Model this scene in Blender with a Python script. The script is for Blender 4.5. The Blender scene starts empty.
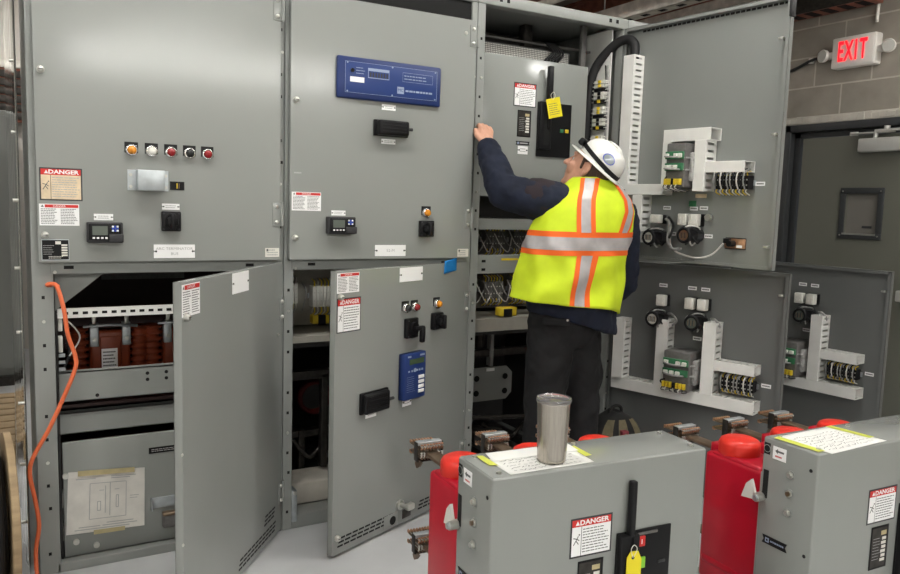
import bpy, bmesh, math, random
from mathutils import Vector, Matrix, Euler
random.seed(7)
S = bpy.context.scene
COL = S.collection
PI = math.pi
R = math.radians

# ------------------------------------------------------------------ materials
def mat(name, col, rough=.5, metal=0., noise=0., nscale=30., bump=0., bscale=200., spec=.5, trans=0., ior=1.45, emit=None, estr=0., stretch=None, coat=0.):
    m = bpy.data.materials.new(name); m.use_nodes = True
    nt = m.node_tree; b = nt.nodes['Principled BSDF']
    b.inputs['Base Color'].default_value = (*col, 1)
    b.inputs['Roughness'].default_value = rough
    b.inputs['Metallic'].default_value = metal
    b.inputs['Specular IOR Level'].default_value = spec
    b.inputs['Transmission Weight'].default_value = trans
    b.inputs['IOR'].default_value = ior
    b.inputs['Coat Weight'].default_value = coat
    if emit: b.inputs['Emission Color'].default_value = (*emit, 1); b.inputs['Emission Strength'].default_value = estr
    tc = nt.nodes.new('ShaderNodeTexCoord'); mp = nt.nodes.new('ShaderNodeMapping')
    nt.links.new(tc.outputs['Object'], mp.inputs['Vector'])
    if stretch: mp.inputs['Scale'].default_value = stretch
    if noise > 0:
        n = nt.nodes.new('ShaderNodeTexNoise'); n.inputs['Scale'].default_value = nscale; n.inputs['Detail'].default_value = 5
        nt.links.new(mp.outputs['Vector'], n.inputs['Vector'])
        r = nt.nodes.new('ShaderNodeMapRange')
        r.inputs['To Min'].default_value = 1 - noise; r.inputs['To Max'].default_value = 1 + noise
        r.inputs['From Min'].default_value = .3; r.inputs['From Max'].default_value = .7
        nt.links.new(n.outputs['Fac'], r.inputs['Value'])
        mx = nt.nodes.new('ShaderNodeVectorMath'); mx.operation = 'SCALE'; mx.inputs[0].default_value = col
        nt.links.new(r.outputs['Result'], mx.inputs['Scale']); nt.links.new(mx.outputs['Vector'], b.inputs['Base Color'])
    if bump > 0:
        n2 = nt.nodes.new('ShaderNodeTexNoise'); n2.inputs['Scale'].default_value = bscale; n2.inputs['Detail'].default_value = 3
        nt.links.new(mp.outputs['Vector'], n2.inputs['Vector'])
        bp = nt.nodes.new('ShaderNodeBump'); bp.inputs['Strength'].default_value = bump; bp.inputs['Distance'].default_value = .002
        nt.links.new(n2.outputs['Fac'], bp.inputs['Height']); nt.links.new(bp.outputs['Normal'], b.inputs['Normal'])
    return m
M = {}
M['paint'] = mat('grey_enamel', (.285, .297, .283), .15, noise=.035, nscale=2.2, bump=.05, bscale=260, spec=.6)
M['paint_shaded'] = mat('grey_enamel_shaded', (.135, .141, .137), .3, noise=.03, nscale=3, bump=.08, bscale=260)  # door enamel darkened in colour for the shade on the lower open doors
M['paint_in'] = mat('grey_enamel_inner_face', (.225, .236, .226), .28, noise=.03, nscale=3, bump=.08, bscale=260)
M['frame'] = mat('grey_frame_paint', (.27, .282, .268), .4, noise=.05, nscale=6)
M['darkin'] = mat('dark_interior', (.035, .033, .032), .6, noise=.2, nscale=5)  # gloom of the deep cells put into the colour
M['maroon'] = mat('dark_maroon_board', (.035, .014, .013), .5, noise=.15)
M['galv'] = mat('galvanised_steel', (.52, .56, .58), .38, .75, noise=.12, nscale=25)
M['steel'] = mat('zinc_bolt', (.62, .62, .58), .35, .8)
M['chrome'] = mat('chrome', (.75, .74, .72), .15, 1.)
M['black'] = mat('black_plastic', (.007, .007, .008), .42, spec=.3)
M['blackr'] = mat('black_rubber', (.015, .015, .016), .6)
M['hole'] = mat('dark_hole', (.008, .008, .008), .9)
M['lime'] = mat('lime_flag', (.25, .62, .04), .4)
M['dimred'] = mat('dull_red_bushing', (.10, .008, .007), .5)
M['white'] = mat('white_label', (.92, .92, .92), .5)
M['cream'] = mat('cream_sticker', (.74, .72, .66), .5)
M['aged'] = mat('aged_sticker', (.72, .58, .40), .45, noise=.15, nscale=25)
M['ink'] = mat('printed_ink', (.12, .12, .12), .6)
M['inkl'] = mat('pale_print', (.42, .42, .42), .6)
M['red'] = mat('red_print', (.62, .03, .025), .4)
M['redlens'] = mat('red_lens', (.28, .008, .012), .2, coat=.5)
M['amber'] = mat('amber_lens', (.75, .28, .02), .25, coat=.5)
M['whitelens'] = mat('white_lens', (.78, .76, .70), .3)
M['blacklens'] = mat('black_button', (.02, .022, .022), .25)
M['redplastic'] = mat('red_moulded_plastic', (.50, .006, .024), .35, noise=.06, nscale=8, bump=.05, bscale=90)
M['redcap'] = mat('bright_red_cap', (.74, .035, .022), .38, noise=.04, nscale=10)
M['blue'] = mat('blue_panel', (.016, .042, .175), .4)
M['bluedark'] = mat('dark_blue_bezel', (.012, .03, .13), .4)
M['bluebtn'] = mat('blue_key', (.03, .08, .5), .4)
M['bluetape'] = mat('blue_masking_tape', (.01, .20, .55), .7, noise=.1)
M['silverline'] = mat('silver_print', (.30, .36, .50), .4)
M['lcd'] = mat('display_glass', (.13, .15, .13), .15)
M['lcdgreen'] = mat('green_display', (.07, .11, .06), .2)
M['meterbody'] = mat('dark_grey_plastic', (.035, .035, .038), .5)
M['duct'] = mat('white_grey_pvc', (.76, .76, .73), .5, noise=.04, nscale=12)
M['green'] = mat('green_circuit_board', (.035, .17, .075), .5, noise=.2, nscale=80)
M['wht_plastic'] = mat('white_plastic', (.72, .71, .66), .45)
M['relaygrey'] = mat('dull_grey_module', (.13, .125, .12), .5, noise=.15, nscale=60)
M['yellow'] = mat('yellow_plastic', (.75, .55, .03), .45)
M['tagyellow'] = mat('yellow_tag', (.85, .72, .02), .5)
M['wiregrey'] = mat('grey_wire', (.32, .32, .31), .4, noise=.3, nscale=60)
M['wirewhite'] = mat('white_wire', (.72, .70, .66), .4)
M['copper'] = mat('copper_fingers', (.55, .32, .20), .35, .9, noise=.2, nscale=80)
M['bronze'] = mat('tarnished_busbar', (.20, .145, .10), .4, .7, noise=.25, nscale=30)
M['castblack'] = mat('oily_dark_steel', (.05, .045, .04), .4, .6, noise=.3, nscale=40)
M['insul'] = mat('orange_brown_insulator', (.22, .04, .014), .35, noise=.15, nscale=20)
M['beige'] = mat('beige_shelf_board', (.32, .305, .265), .6, noise=.05)
M['concretewhite'] = mat('pale_block', (.55, .52, .46), .8, noise=.1, nscale=12)
M['paper'] = mat('white_paper', (.80, .80, .77), .75, noise=.02, nscale=8)
M['paperold'] = mat('crumpled_drawing_paper', (.74, .72, .67), .8, noise=.10, nscale=14, bump=.6, bscale=14)
M['masktape'] = mat('tan_masking_tape', (.52, .44, .24), .6, noise=.12, nscale=30)
M['ytape'] = mat('yellow_green_tape', (.62, .66, .10), .5)
M['cord'] = mat('orange_cord_jacket', (.76, .16, .06), .45)
M['wood'] = mat('reel_plywood', (.36, .26, .15), .7, noise=.2, nscale=9, stretch=(1, 1, 6))
M['cableblk'] = mat('black_cable', (.014, .014, .016), .4)
M['steelmug'] = mat('brushed_stainless', (.47, .43, .38), .27, 1., noise=.12, nscale=5, stretch=(60, 60, 1))
M['clear'] = mat('clear_plastic', (.9, .9, .9), .05, trans=1., ior=1.3)
M['smokelid'] = mat('clear_lid', (.75, .74, .76), .08, trans=.85, ior=1.3)
M['skin'] = mat('skin', (.60, .32, .22), .5, noise=.06, nscale=40)
M['hair'] = mat('brown_hair', (.055, .03, .018), .6, noise=.4, nscale=120, bump=.8, bscale=400, stretch=(1, 1, .2))
M['eye'] = mat('eye_white', (.7, .7, .68), .2)
M['navy'] = mat('navy_fleece', (.007, .011, .026), .85, noise=.25, nscale=14, bump=.5, bscale=45)
M['navydark'] = mat('dark_lining', (.020, .013, .016), .85, noise=.25, nscale=14)
M['trouser'] = mat('black_canvas', (.0065, .0065, .0075), .8, noise=.35, nscale=9, bump=.6, bscale=22)
M['hivis'] = mat('fluorescent_yellow', (.62, .78, .020), .7, noise=.10, nscale=9, bump=1.0, bscale=12)
M['hiorange'] = mat('fluorescent_orange', (.90, .14, .015), .7)
M['reflect'] = mat('silver_reflective_tape', (.44, .42, .42), .45, .2, noise=.12, nscale=20)
M['hat'] = mat('white_hard_hat', (.80, .80, .76), .28, coat=.3)
M['hatblue'] = mat('blue_sticker', (.10, .14, .55), .4)
M['hatgreen'] = mat('green_trim', (.04, .30, .12), .4)
M['lens'] = mat('goggle_lens', (.55, .62, .60), .08, trans=.5)
M['boot'] = mat('dark_leather', (.03, .02, .014), .6)
M['olive'] = mat('olive_fabric', (.14, .12, .07), .8, noise=.15, nscale=60)
M['packblk'] = mat('black_pack_fabric', (.012, .012, .012), .8)
M['packred'] = mat('dull_red_patch', (.20, .03, .04), .7)
M['doorpaint'] = mat('dark_olive_door_paint', (.15, .152, .125), .42, noise=.05, nscale=2)
M['doorframe'] = mat('dark_grey_frame', (.042, .045, .047), .4)
M['doorglass'] = mat('wired_glass_dull', (.20, .19, .17), .12)
M['closer'] = mat('silver_closer', (.55, .55, .52), .4, .3)
M['signbody'] = mat('off_white_plastic', (.85, .82, .77), .45)
M['exitred'] = mat('lit_red_letters', (.9, .01, .02), .4, emit=(1, .004, .012), estr=1.1)
M['lamplens'] = mat('lamp_lens', (.6, .6, .56), .15)
M['joist'] = mat('red_oxide_joist', (.27, .10, .065), .6, noise=.3, nscale=12)
M['deck'] = mat('dark_ceiling_deck', (.22, .19, .16), .8, noise=.3, nscale=6)
M['pipe'] = mat('pale_conduit', (.72, .69, .63), .45, .3, noise=.2, nscale=15)
M['plaster'] = mat('cream_wall_paint', (.62, .59, .54), .8, noise=.04, nscale=2)
M['farcab'] = mat('old_grey_cabinet', (.24, .25, .235), .4, noise=.05, nscale=3)
M['light'] = mat('lit_diffuser', (1, 1, 1), .5, emit=(1.0, .985, .94), estr=17)
M['floor'] = mat('grey_epoxy_floor', (.55, .56, .57), .45, noise=.07, nscale=3.5, bump=.1, bscale=30)

def block_mat():
    m = bpy.data.materials.new('painted_concrete_block'); m.use_nodes = True; nt = m.node_tree; b = nt.nodes['Principled BSDF']
    tc = nt.nodes.new('ShaderNodeTexCoord'); sx = nt.nodes.new('ShaderNodeSeparateXYZ'); cx = nt.nodes.new('ShaderNodeCombineXYZ')
    nt.links.new(tc.outputs['Object'], sx.inputs[0])
    add = nt.nodes.new('ShaderNodeMath'); add.operation = 'ADD'
    nt.links.new(sx.outputs['X'], add.inputs[0]); nt.links.new(sx.outputs['Y'], add.inputs[1])
    nt.links.new(add.outputs[0], cx.inputs['X']); nt.links.new(sx.outputs['Z'], cx.inputs['Y'])
    mp = nt.nodes.new('ShaderNodeMapping'); mp.inputs['Location'].default_value = (-4.78 - .185 + .203 + .406 * 20, -.056 + .2032 * 2, 0)
    nt.links.new(cx.outputs[0], mp.inputs['Vector'])
    br = nt.nodes.new('ShaderNodeTexBrick'); br.inputs['Scale'].default_value = 1
    br.inputs['Brick Width'].default_value = .406; br.inputs['Row Height'].default_value = .2032
    br.inputs['Mortar Size'].default_value = .006; br.inputs['Mortar Smooth'].default_value = .3; br.inputs['Bias'].default_value = -.2
    br.inputs['Color1'].default_value = (.34, .31, .265, 1); br.inputs['Color2'].default_value = (.29, .265, .225, 1)
    br.inputs['Mortar'].default_value = (.54, .50, .44, 1)
    nt.links.new(mp.outputs[0], br.inputs['Vector'])
    n = nt.nodes.new('ShaderNodeTexNoise'); n.inputs['Scale'].default_value = 7; n.inputs['Detail'].default_value = 8
    nt.links.new(tc.outputs['Object'], n.inputs['Vector'])
    r = nt.nodes.new('ShaderNodeMapRange'); r.inputs['To Min'].default_value = .72; r.inputs['To Max'].default_value = 1.28
    nt.links.new(n.outputs['Fac'], r.inputs['Value'])
    vm = nt.nodes.new('ShaderNodeVectorMath'); vm.operation = 'SCALE'
    nt.links.new(br.outputs['Color'], vm.inputs[0]); nt.links.new(r.outputs[0], vm.inputs['Scale'])
    nt.links.new(vm.outputs[0], b.inputs['Base Color'])
    bp = nt.nodes.new('ShaderNodeBump'); bp.inputs['Strength'].default_value = .5; bp.inputs['Distance'].default_value = .006; bp.invert = True
    nt.links.new(br.outputs['Fac'], bp.inputs['Height']); nt.links.new(bp.outputs[0], b.inputs['Normal'])
    b.inputs['Roughness'].default_value = .75
    return m
M['block'] = block_mat()

# ------------------------------------------------------------------ mesh builder
class MB:
    def __init__(s): s.v = []; s.f = []; s.m = []; s.sm = []; s.mats = []
    def mi(s, k):
        if k not in s.mats: s.mats.append(k)
        return s.mats.index(k)
    def add(s, vs, fs, k, smooth=False, T=None):
        o = len(s.v); i = s.mi(k)
        for p in vs: s.v.append(tuple(T @ Vector(p)) if T else tuple(p))
        for f in fs: s.f.append([a + o for a in f]); s.m.append(i); s.sm.append(smooth)
        return s
    def box(s, x0, x1, y0, y1, z0, z1, k, b=0., T=None, seg=2):
        x0, x1 = min(x0, x1), max(x0, x1); y0, y1 = min(y0, y1), max(y0, y1); z0, z1 = min(z0, z1), max(z0, z1)
        if b <= 0:
            vs = [(x, y, z) for x in (x0, x1) for y in (y0, y1) for z in (z0, z1)]
            return s.add(vs, [(0, 1, 3, 2), (4, 6, 7, 5), (0, 4, 5, 1), (2, 3, 7, 6), (0, 2, 6, 4), (1, 5, 7, 3)], k, False, T)
        bm = bmesh.new(); bmesh.ops.create_cube(bm, size=1)
        for v in bm.verts: v.co = ((x0 + x1) / 2 + v.co.x * (x1 - x0), (y0 + y1) / 2 + v.co.y * (y1 - y0), (z0 + z1) / 2 + v.co.z * (z1 - z0))
        b = min(b, .49 * min(x1 - x0, y1 - y0, z1 - z0))
        bmesh.ops.bevel(bm, geom=bm.edges[:], offset=b, segments=seg, profile=.5, affect='EDGES')
        return s.bm(bm, k, seg > 1, T)
    def bm(s, bm, k, smooth=False, T=None):
        bm.verts.ensure_lookup_table()
        s.add([v.co.copy() for v in bm.verts], [[v.index for v in f.verts] for f in bm.faces], k, smooth, T); bm.free(); return s
    def cyl(s, a, b, r, k, n=16, r2=None, smooth=True, caps=True, T=None):
        a = Vector(a); b = Vector(b); r2 = r if r2 is None else r2
        d = (b - a).normalized(); u = d.orthogonal().normalized(); w = d.cross(u)
        vs = []
        for c, rr in ((a, r), (b, r2)):
            for i in range(n):
                t = 2 * PI * i / n; vs.append(c + (u * math.cos(t) + w * math.sin(t)) * rr)
        s.add(vs, [(i, (i + 1) % n, n + (i + 1) % n, n + i) for i in range(n)], k, smooth, T)
        if caps: s.add(vs, [tuple(range(n))[::-1], tuple(range(n, 2 * n))], k, False, T)
        return s
    def tube(s, pts, r, k, n=8, T=None, sub=6, taper=None):
        P = [Vector(p) for p in pts]; Q = []
        if sub > 1 and len(P) > 2:
            for i in range(len(P) - 1):
                p0 = P[max(i - 1, 0)]; p1 = P[i]; p2 = P[i + 1]; p3 = P[min(i + 2, len(P) - 1)]
                for j in range(sub):
                    t = j / sub
                    Q.append(.5 * ((2 * p1) + (p2 - p0) * t + (2 * p0 - 5 * p1 + 4 * p2 - p3) * t * t + (3 * p1 - p0 - 3 * p2 + p3) * t ** 3))
            Q.append(P[-1])
        else: Q = P
        u = None; vs = []
        for i, q in enumerate(Q):
            d = (Q[min(i + 1, len(Q) - 1)] - Q[max(i - 1, 0)]).normalized()
            u = d.orthogonal().normalized() if u is None else (u - d * u.dot(d)).normalized()
            w = d.cross(u)
            rr = r if taper is None else taper(i / (len(Q) - 1))
            for j in range(n):
                t = 2 * PI * j / n; vs.append(q + (u * math.cos(t) + w * math.sin(t)) * rr)
        L = len(Q)
        fs = [(i * n + j, i * n + (j + 1) % n, (i + 1) * n + (j + 1) % n, (i + 1) * n + j) for i in range(L - 1) for j in range(n)]
        s.add(vs, fs, k, True, T); s.add(vs, [tuple(range(n))[::-1], tuple(range((L - 1) * n, L * n))], k, False, T)
        return s
    def lathe(s, prof, k, n=32, T=None, smooth=True, axis='z'):
        vs = []
        for r, z in prof:
            for i in range(n):
                t = 2 * PI * i / n; p = (r * math.cos(t), r * math.sin(t), z)
                vs.append(p if axis == 'z' else (p[2], p[0], p[1]))
        fs = [(j * n + i, j * n + (i + 1) % n, (j + 1) * n + (i + 1) % n, (j + 1) * n + i) for j in range(len(prof) - 1) for i in range(n)]
        return s.add(vs, fs, k, smooth, T)
    def prism(s, poly, z0, z1, k, T=None):       # poly in xy, extruded in z
        n = len(poly)
        vs = [(x, y, z0) for x, y in poly] + [(x, y, z1) for x, y in poly]
        return s.add(vs, [tuple(range(n))[::-1], tuple(range(n, 2 * n))] + [(i, (i + 1) % n, n + (i + 1) % n, n + i) for i in range(n)], k, False, T)
    def loft(s, rings, k, smooth=True, cap=True, T=None):   # rings: lists of equally many points
        n = len(rings[0]); vs = [p for r in rings for p in r]; L = len(rings)
        fs = [(i * n + j, i * n + (j + 1) % n, (i + 1) * n + (j + 1) % n, (i + 1) * n + j) for i in range(L - 1) for j in range(n)]
        s.add(vs, fs, k, smooth, T)
        if cap: s.add(vs, [tuple(range(n))[::-1], tuple(range((L - 1) * n, L * n))], k, smooth, T)
        return s
    def sphere(s, c, r, k, T=None, sc=(1, 1, 1), n=16):
        bm = bmesh.new(); bmesh.ops.create_uvsphere(bm, u_segments=n, v_segments=max(6, n * 3 // 4), radius=r)
        for v in bm.verts: v.co = Vector((v.co.x * sc[0], v.co.y * sc[1], v.co.z * sc[2])) + Vector(c)
        return s.bm(bm, k, True, T)
    def text(s, t, x, y, size, k, z=.0014, align='CENTER', sx=1., depth=0.0, T=None, bold=0.):
        cu = bpy.data.curves.new('t', 'FONT'); cu.body = t; cu.size = size; cu.align_x = align; cu.align_y = 'CENTER'; cu.offset = bold; cu.extrude = depth; cu.resolution_u = 2
        ob = bpy.data.objects.new('t', cu); me = bpy.data.meshes.new_from_object(ob)
        s.add([(v.co.x * sx + x, v.co.y + y, v.co.z + z) for v in me.vertices], [tuple(p.vertices) for p in me.polygons], k, False, T)
        bpy.data.objects.remove(ob); bpy.data.meshes.remove(me); bpy.data.curves.remove(cu)
        return s
    def build(s, name, parent=None, loc=None, rot=None, local=False, fix=True):
        me = bpy.data.meshes.new(name); me.from_pydata(s.v, [], s.f)
        for k in s.mats: me.materials.append(M[k])
        me.polygons.foreach_set('material_index', s.m); me.polygons.foreach_set('use_smooth', s.sm); me.update()
        if fix:
            bm = bmesh.new(); bm.from_mesh(me); bmesh.ops.recalc_face_normals(bm, faces=bm.faces[:]); bm.to_mesh(me); bm.free()
        o = bpy.data.objects.new(name, me); COL.objects.link(o)
        if parent is not None:
            o.parent = parent
            if not local and loc is None:
                w_ = Vector((0, 0, 0)); q_ = parent
                while q_ is not None: w_ += Vector(q_.location); q_ = q_.parent
                o.location = -w_
        if loc is not None: o.location = loc
        if rot is not None: o.rotation_euler = rot
        return o

def thing(name, label, cat, loc=(0, 0, 0), rz=0, group=None):
    o = bpy.data.objects.new(name, None); COL.objects.link(o); o.empty_display_size = .1
    o.location = loc; o.rotation_euler = (0, 0, rz); o['label'] = label; o['category'] = cat
    if group: o['group'] = group
    return o
def tag(o, label, cat, group=None):
    o['label'] = label; o['category'] = cat
    if group: o['group'] = group
    return o
def struct(o): o['kind'] = 'structure'; return o
def copy_tree(o, parent=None):
    c = o.copy(); COL.objects.link(c)
    if parent is not None: c.parent = parent
    for ch in list(o.children): copy_tree(ch, c)
    return c
OUT = (PI / 2, 0, 0)                # canonical device frame (x right, y up, z out) onto a face looking to -y
INN = (PI / 2, 0, PI)               # onto a face looking to +y
def mount(mb, name, parent, x, z, y=0., rot=OUT):
    return mb.build(name, parent, loc=(x, y, z), rot=rot)

# ------------------------------------------------------------------ devices in the canonical frame
def textlines(b, x0, x1, y0, y1, n, k='ink', z=.0012, rag=.25, th=.28):
    step = (y1 - y0) / n
    for i in range(n):
        yc = y1 - (i + .5) * step; x = x0; end = x1 - random.random() * rag * (x1 - x0)
        while x < end:
            w = random.uniform(.06, .16) * (x1 - x0); xe = min(x + w, end)
            b.add([(x, yc - step * th, z), (xe, yc - step * th, z), (xe, yc + step * th, z), (x, yc + step * th, z)], [(0, 1, 2, 3)], k); x = xe + (x1 - x0) * .025
def rect(b, x0, x1, y0, y1, k, z=.0008):
    return b.add([(x0, y0, z), (x1, y0, z), (x1, y1, z), (x0, y1, z)], [(0, 1, 2, 3)], k)
def danger_sign(w, h, field='white'):
    b = MB(); b.box(-w/2, w/2, -h/2, h/2, 0, .0006, 'meterbody')
    e = .035 * w; yb = h/2 - .22 * h
    rect(b, -w/2 + e, w/2 - e, yb, h/2 - e, 'red', .0009); rect(b, -w/2 + e, w/2 - e, -h/2 + e, yb, field, .0009)
    b.text('DANGER', w * .06, (yb + h/2 - e) / 2, .17 * h, 'white', .0012, sx=min(1.25, .62 * w / (h * .6)), bold=.0006)
    cy = (yb + h/2 - e) / 2; cx = -w * .34
    b.add([(cx - .05*w, cy - .05*h, .0012), (cx + .05*w, cy - .05*h, .0012), (cx, cy + .06*h, .0012)], [(0, 1, 2)], 'white')
    dx = -w * .24; rect(b, dx - .006*w, dx + .006*w, -h/2 + e, yb, 'meterbody', .0011)
    # small pictogram of a figure and a jagged flash
    fx = -w * .36; fy = -.05 * h
    for (p, q) in (((-.08, -.12), (.02, .03)), ((.02, .03), (.06, .1)), ((.02, .03), (-.09, .06)), ((.02, .03), (.09, -.02)), ((.0, -.02), (.07, -.11))):
        a = Vector((fx + p[0]*w*.8, fy + p[1]*h)); c = Vector((fx + q[0]*w*.8, fy + q[1]*h)); d = (c - a).normalized(); nn = Vector((-d.y, d.x)) * .006 * w * 1.6
        b.add([(*(a - nn), .0013), (*(a + nn), .0013), (*(c + nn), .0013), (*(c - nn), .0013)], [(0, 1, 2, 3)], 'ink')
    b.cyl((fx + .07*w, fy + .13*h, .0011), (fx + .07*w, fy + .13*h, .0014), .018*w, 'ink', 10)
    textlines(b, dx + .03*w, w/2 - 2*e, -h/2 + 2.2*e, yb - e, 9, 'inkl' if field == 'aged' else 'ink', th=.16)
    return b
def warn_sign(w, h):
    b = MB(); b.box(-w/2, w/2, -h/2, h/2, 0, .0006, 'white')
    rect(b, -w*.36, w*.48, h/2 - .17*h, h/2 - .03*h, 'red', .0009); b.text('DANGER', 0, h/2 - .10*h, .13*h, 'white', .0012)
    b.add([(-w*.46, h/2 - .15*h, .001), (-w*.38, h/2 - .15*h, .001), (-w*.42, h/2 - .04*h, .001)], [(0, 1, 2)], 'ink')
    textlines(b, -w*.46, -w*.03, -h*.44, h*.30, 10, th=.2); textlines(b, w*.03, w*.46, -h*.44, h*.30, 10, th=.2)
    return b
def name_label(w, h, lines, ts=.3, k='inkl', bold=0):
    b = MB(); nt_ = min(h * .12, .004)
    pts = [(-w/2, -h/2), (w/2, -h/2), (w/2, -nt_), (w/2 - nt_*1.6, 0), (w/2, nt_), (w/2, h/2), (-w/2, h/2), (-w/2, nt_), (-w/2 + nt_*1.6, 0), (-w/2, -nt_)]
    b.prism(pts, 0, .0016, 'white')
    for sx in (-1, 1): b.cyl((sx*(w/2 - nt_*2), 0, .001), (sx*(w/2 - nt_*2), 0, .0028), nt_*1.0, 'meterbody', 8)
    for i, t in enumerate(lines): b.text(t, 0, (len(lines) - 1) * h * .19 - i * h * .38, h * ts, k, .0019, sx=1.15, bold=bold)
    if not lines: textlines(b, -w*.3, w*.3, -h*.3, h*.3, 2, 'inkl', z=.0019, th=.2, rag=.1)
    return b
def small_sticker(w, h):
    b = MB(); b.box(-w/2, w/2, -h/2, h/2, 0, .0005, 'cream'); textlines(b, -w*.4, w*.4, -h*.4, h*.4, 3, 'inkl', z=.0008)
    rect(b, -w*.42, -w*.28, h*.12, h*.4, 'ink', .0009); return b
def data_plate(w, h):
    b = MB(); b.box(-w/2, w/2, -h/2, h/2, 0, .0012, 'galv'); rect(b, -w*.48, w*.48, -h*.46, h*.46, 'black', .0015)
    textlines(b, -w*.44, -w*.05, -h*.25, h*.25, 5, 'inkl', z=.0018, th=.12)
    for i in range(5): rect(b, w*.22, w*.44, h*(.22 - .12*i) - h*.04, h*(.22 - .12*i) + h*.04, 'cream', .0018)
    rect(b, w*.0, w*.2, h*.26, h*.40, 'cream', .0018); textlines(b, -w*.25, w*.3, -h*.42, -h*.28, 2, 'cream', z=.0018, th=.2)
    return b
def meter(w, h):
    b = MB(); b.box(-w/2, w/2, -h/2, h/2, 0, .035, 'meterbody', .004)
    b.box(-w*.46, w*.44, -h*.36, h*.44, .034, .045, 'black', .003)
    b.box(w*.10, w/2, -h*.46, -h*.06, .034, .050, 'meterbody', .003)
    rect(b, -w*.36, w*.06, -h*.12, h*.32, 'lcd', .0455)
    for i in range(4): b.box(-w*.36 + i*w*.115, -w*.29 + i*w*.115, -h*.30, -h*.21, .045, .047, 'white', .001)
    for i, j, k in ((0, 0, 'bluebtn'), (-1, 1, 'white'), (1, 1, 'white'), (-1, -1, 'white'), (1, -1, 'white'), (0, 1, 'bluebtn'), (1, 0, 'bluebtn'), (-1, 0, 'bluebtn'), (0, -1, 'bluebtn')):
        cx, cy = w*.27 + i*w*.065, h*.20 + j*h*.10
        b.box(cx - w*.028, cx + w*.028, cy - h*.045, cy + h*.045, .045, .0475, k, .001)
    return b
def push_button(k, d=.034):
    b = MB(); b.box(-d*.68, d*.68, -d*.3, d*.85, 0, .003, 'black', .001)
    b.lathe([(d*.62, 0), (d*.62, .012), (d*.52, .017), (d*.44, .017), (d*.44, .01)], 'chrome', 24)
    b.lathe([(d*.42, .008), (d*.42, .022), (d*.33, .028), (.0001, .029)], k, 20)
    return b
def selector_switch(w, h, lever=False):
    b = MB(); b.box(-w/2, w/2, -h/2, h/2, 0, .022, 'black', .004); b.cyl((0, 0, .02), (0, 0, .034), min(w, h)*.36, 'black', 24)
    if lever: b.box(-.010, w*.62, -h*.1, h*.12, .032, .052, 'black', .005); b.box(w*.30, w*.62, -h*.75, h*.12, .034, .056, 'black', .008)
    else: b.box(-w*.14, w*.14, -h*.42, h*.42, .03, .062, 'black', .006); b.box(-w*.3, w*.3, -h*.2, h*.2, .03, .05, 'black', .006)
    for sx in (-1, 1):
        for sy in (-1, 1): b.cyl((sx*w*.4, sy*h*.4, .021), (sx*w*.4, sy*h*.4, .0235), .0035, 'meterbody', 8)
    rect(b, -w*.3, -w*.08, h*.0, h*.04, 'silverline', .0225)
    return b
def knob_latch():
    b = MB(); b.cyl((0, 0, 0), (0, 0, .006), .0125, 'steel', 18); b.lathe([(.0105, .005), (.0105, .014), (.008, .017), (.0001, .0175)], 'steel', 18)
    b.box(-.007, .007, -.0012, .0012, .0165, .0185, 'meterbody'); return b
def bolt(r=.008, l=.008):
    b = MB(); b.cyl((0, 0, 0), (0, 0, .0015), r*1.35, 'steel', 14); b.cyl((0, 0, 0), (0, 0, l), r, 'steel', 6, smooth=False); return b
def hinge_bm(h=.095, leaf=.034):
    b = MB(); b.box(-leaf, 0, -h/2, h/2, 0, .004, 'paint', .001); b.cyl((.004, -h/2, .006), (.004, h/2, .006), .0062, 'paint', 12)
    for sy in (-1, 1): b.lathe([(.0075, .003), (.0075, .009), (.005, .012), (.0001, .0125)], 'steel', 12, T=Matrix.Translation((-leaf*.55, sy*h*.33, 0)))
    return b
def test_block(w, h, k='black', d=.052):     # black cover with rounded box and side thumb nut
    b = MB(); b.box(-w/2, w/2, -h/2, h/2, 0, .012, k, .003); b.box(-w*.46, w*.42, -h*.46, h*.46, .010, d, k, .009, seg=3)
    b.cyl((w*.40, 0, .03), (w*.56, 0, .03), .007, 'meterbody', 12)
    for i in range(4): b.box(-w*.36, w*.32, -h*.3 + i*h*.19, -h*.22 + i*h*.19, d - .001, d + .0015, k, .001)
    return b
def wire_duct(L, w=.062, d=.08, near=True, far=True, end=True):   # runs along +y, fingers on the +-x sides
    b = MB(); b.box(-w/2, w/2, 0, L, 0, .003, 'duct'); b.box(-w/2 - .001, w/2 + .001, 0, L, d - .004, d, 'duct', .0015, seg=1)
    for sx, on in ((1, near), (-1, far)):
        x0, x1 = (w/2 - .003, w/2) if sx > 0 else (-w/2, -w/2 + .003)
        if on:
            b.box(x0, x1, 0, L, 0, d*.22, 'duct'); b.box(x0, x1, 0, L, d*.80, d*.97, 'duct')
            n = max(2, int(L / .030)); p = L / n
            for i in range(n + 1): b.box(x0, x1, max(0, i*p - p*.33), min(L, i*p + p*.33), d*.2, d*.82, 'duct')
        else: b.box(x0, x1, 0, L, 0, d*.97, 'duct')
    return b
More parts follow.
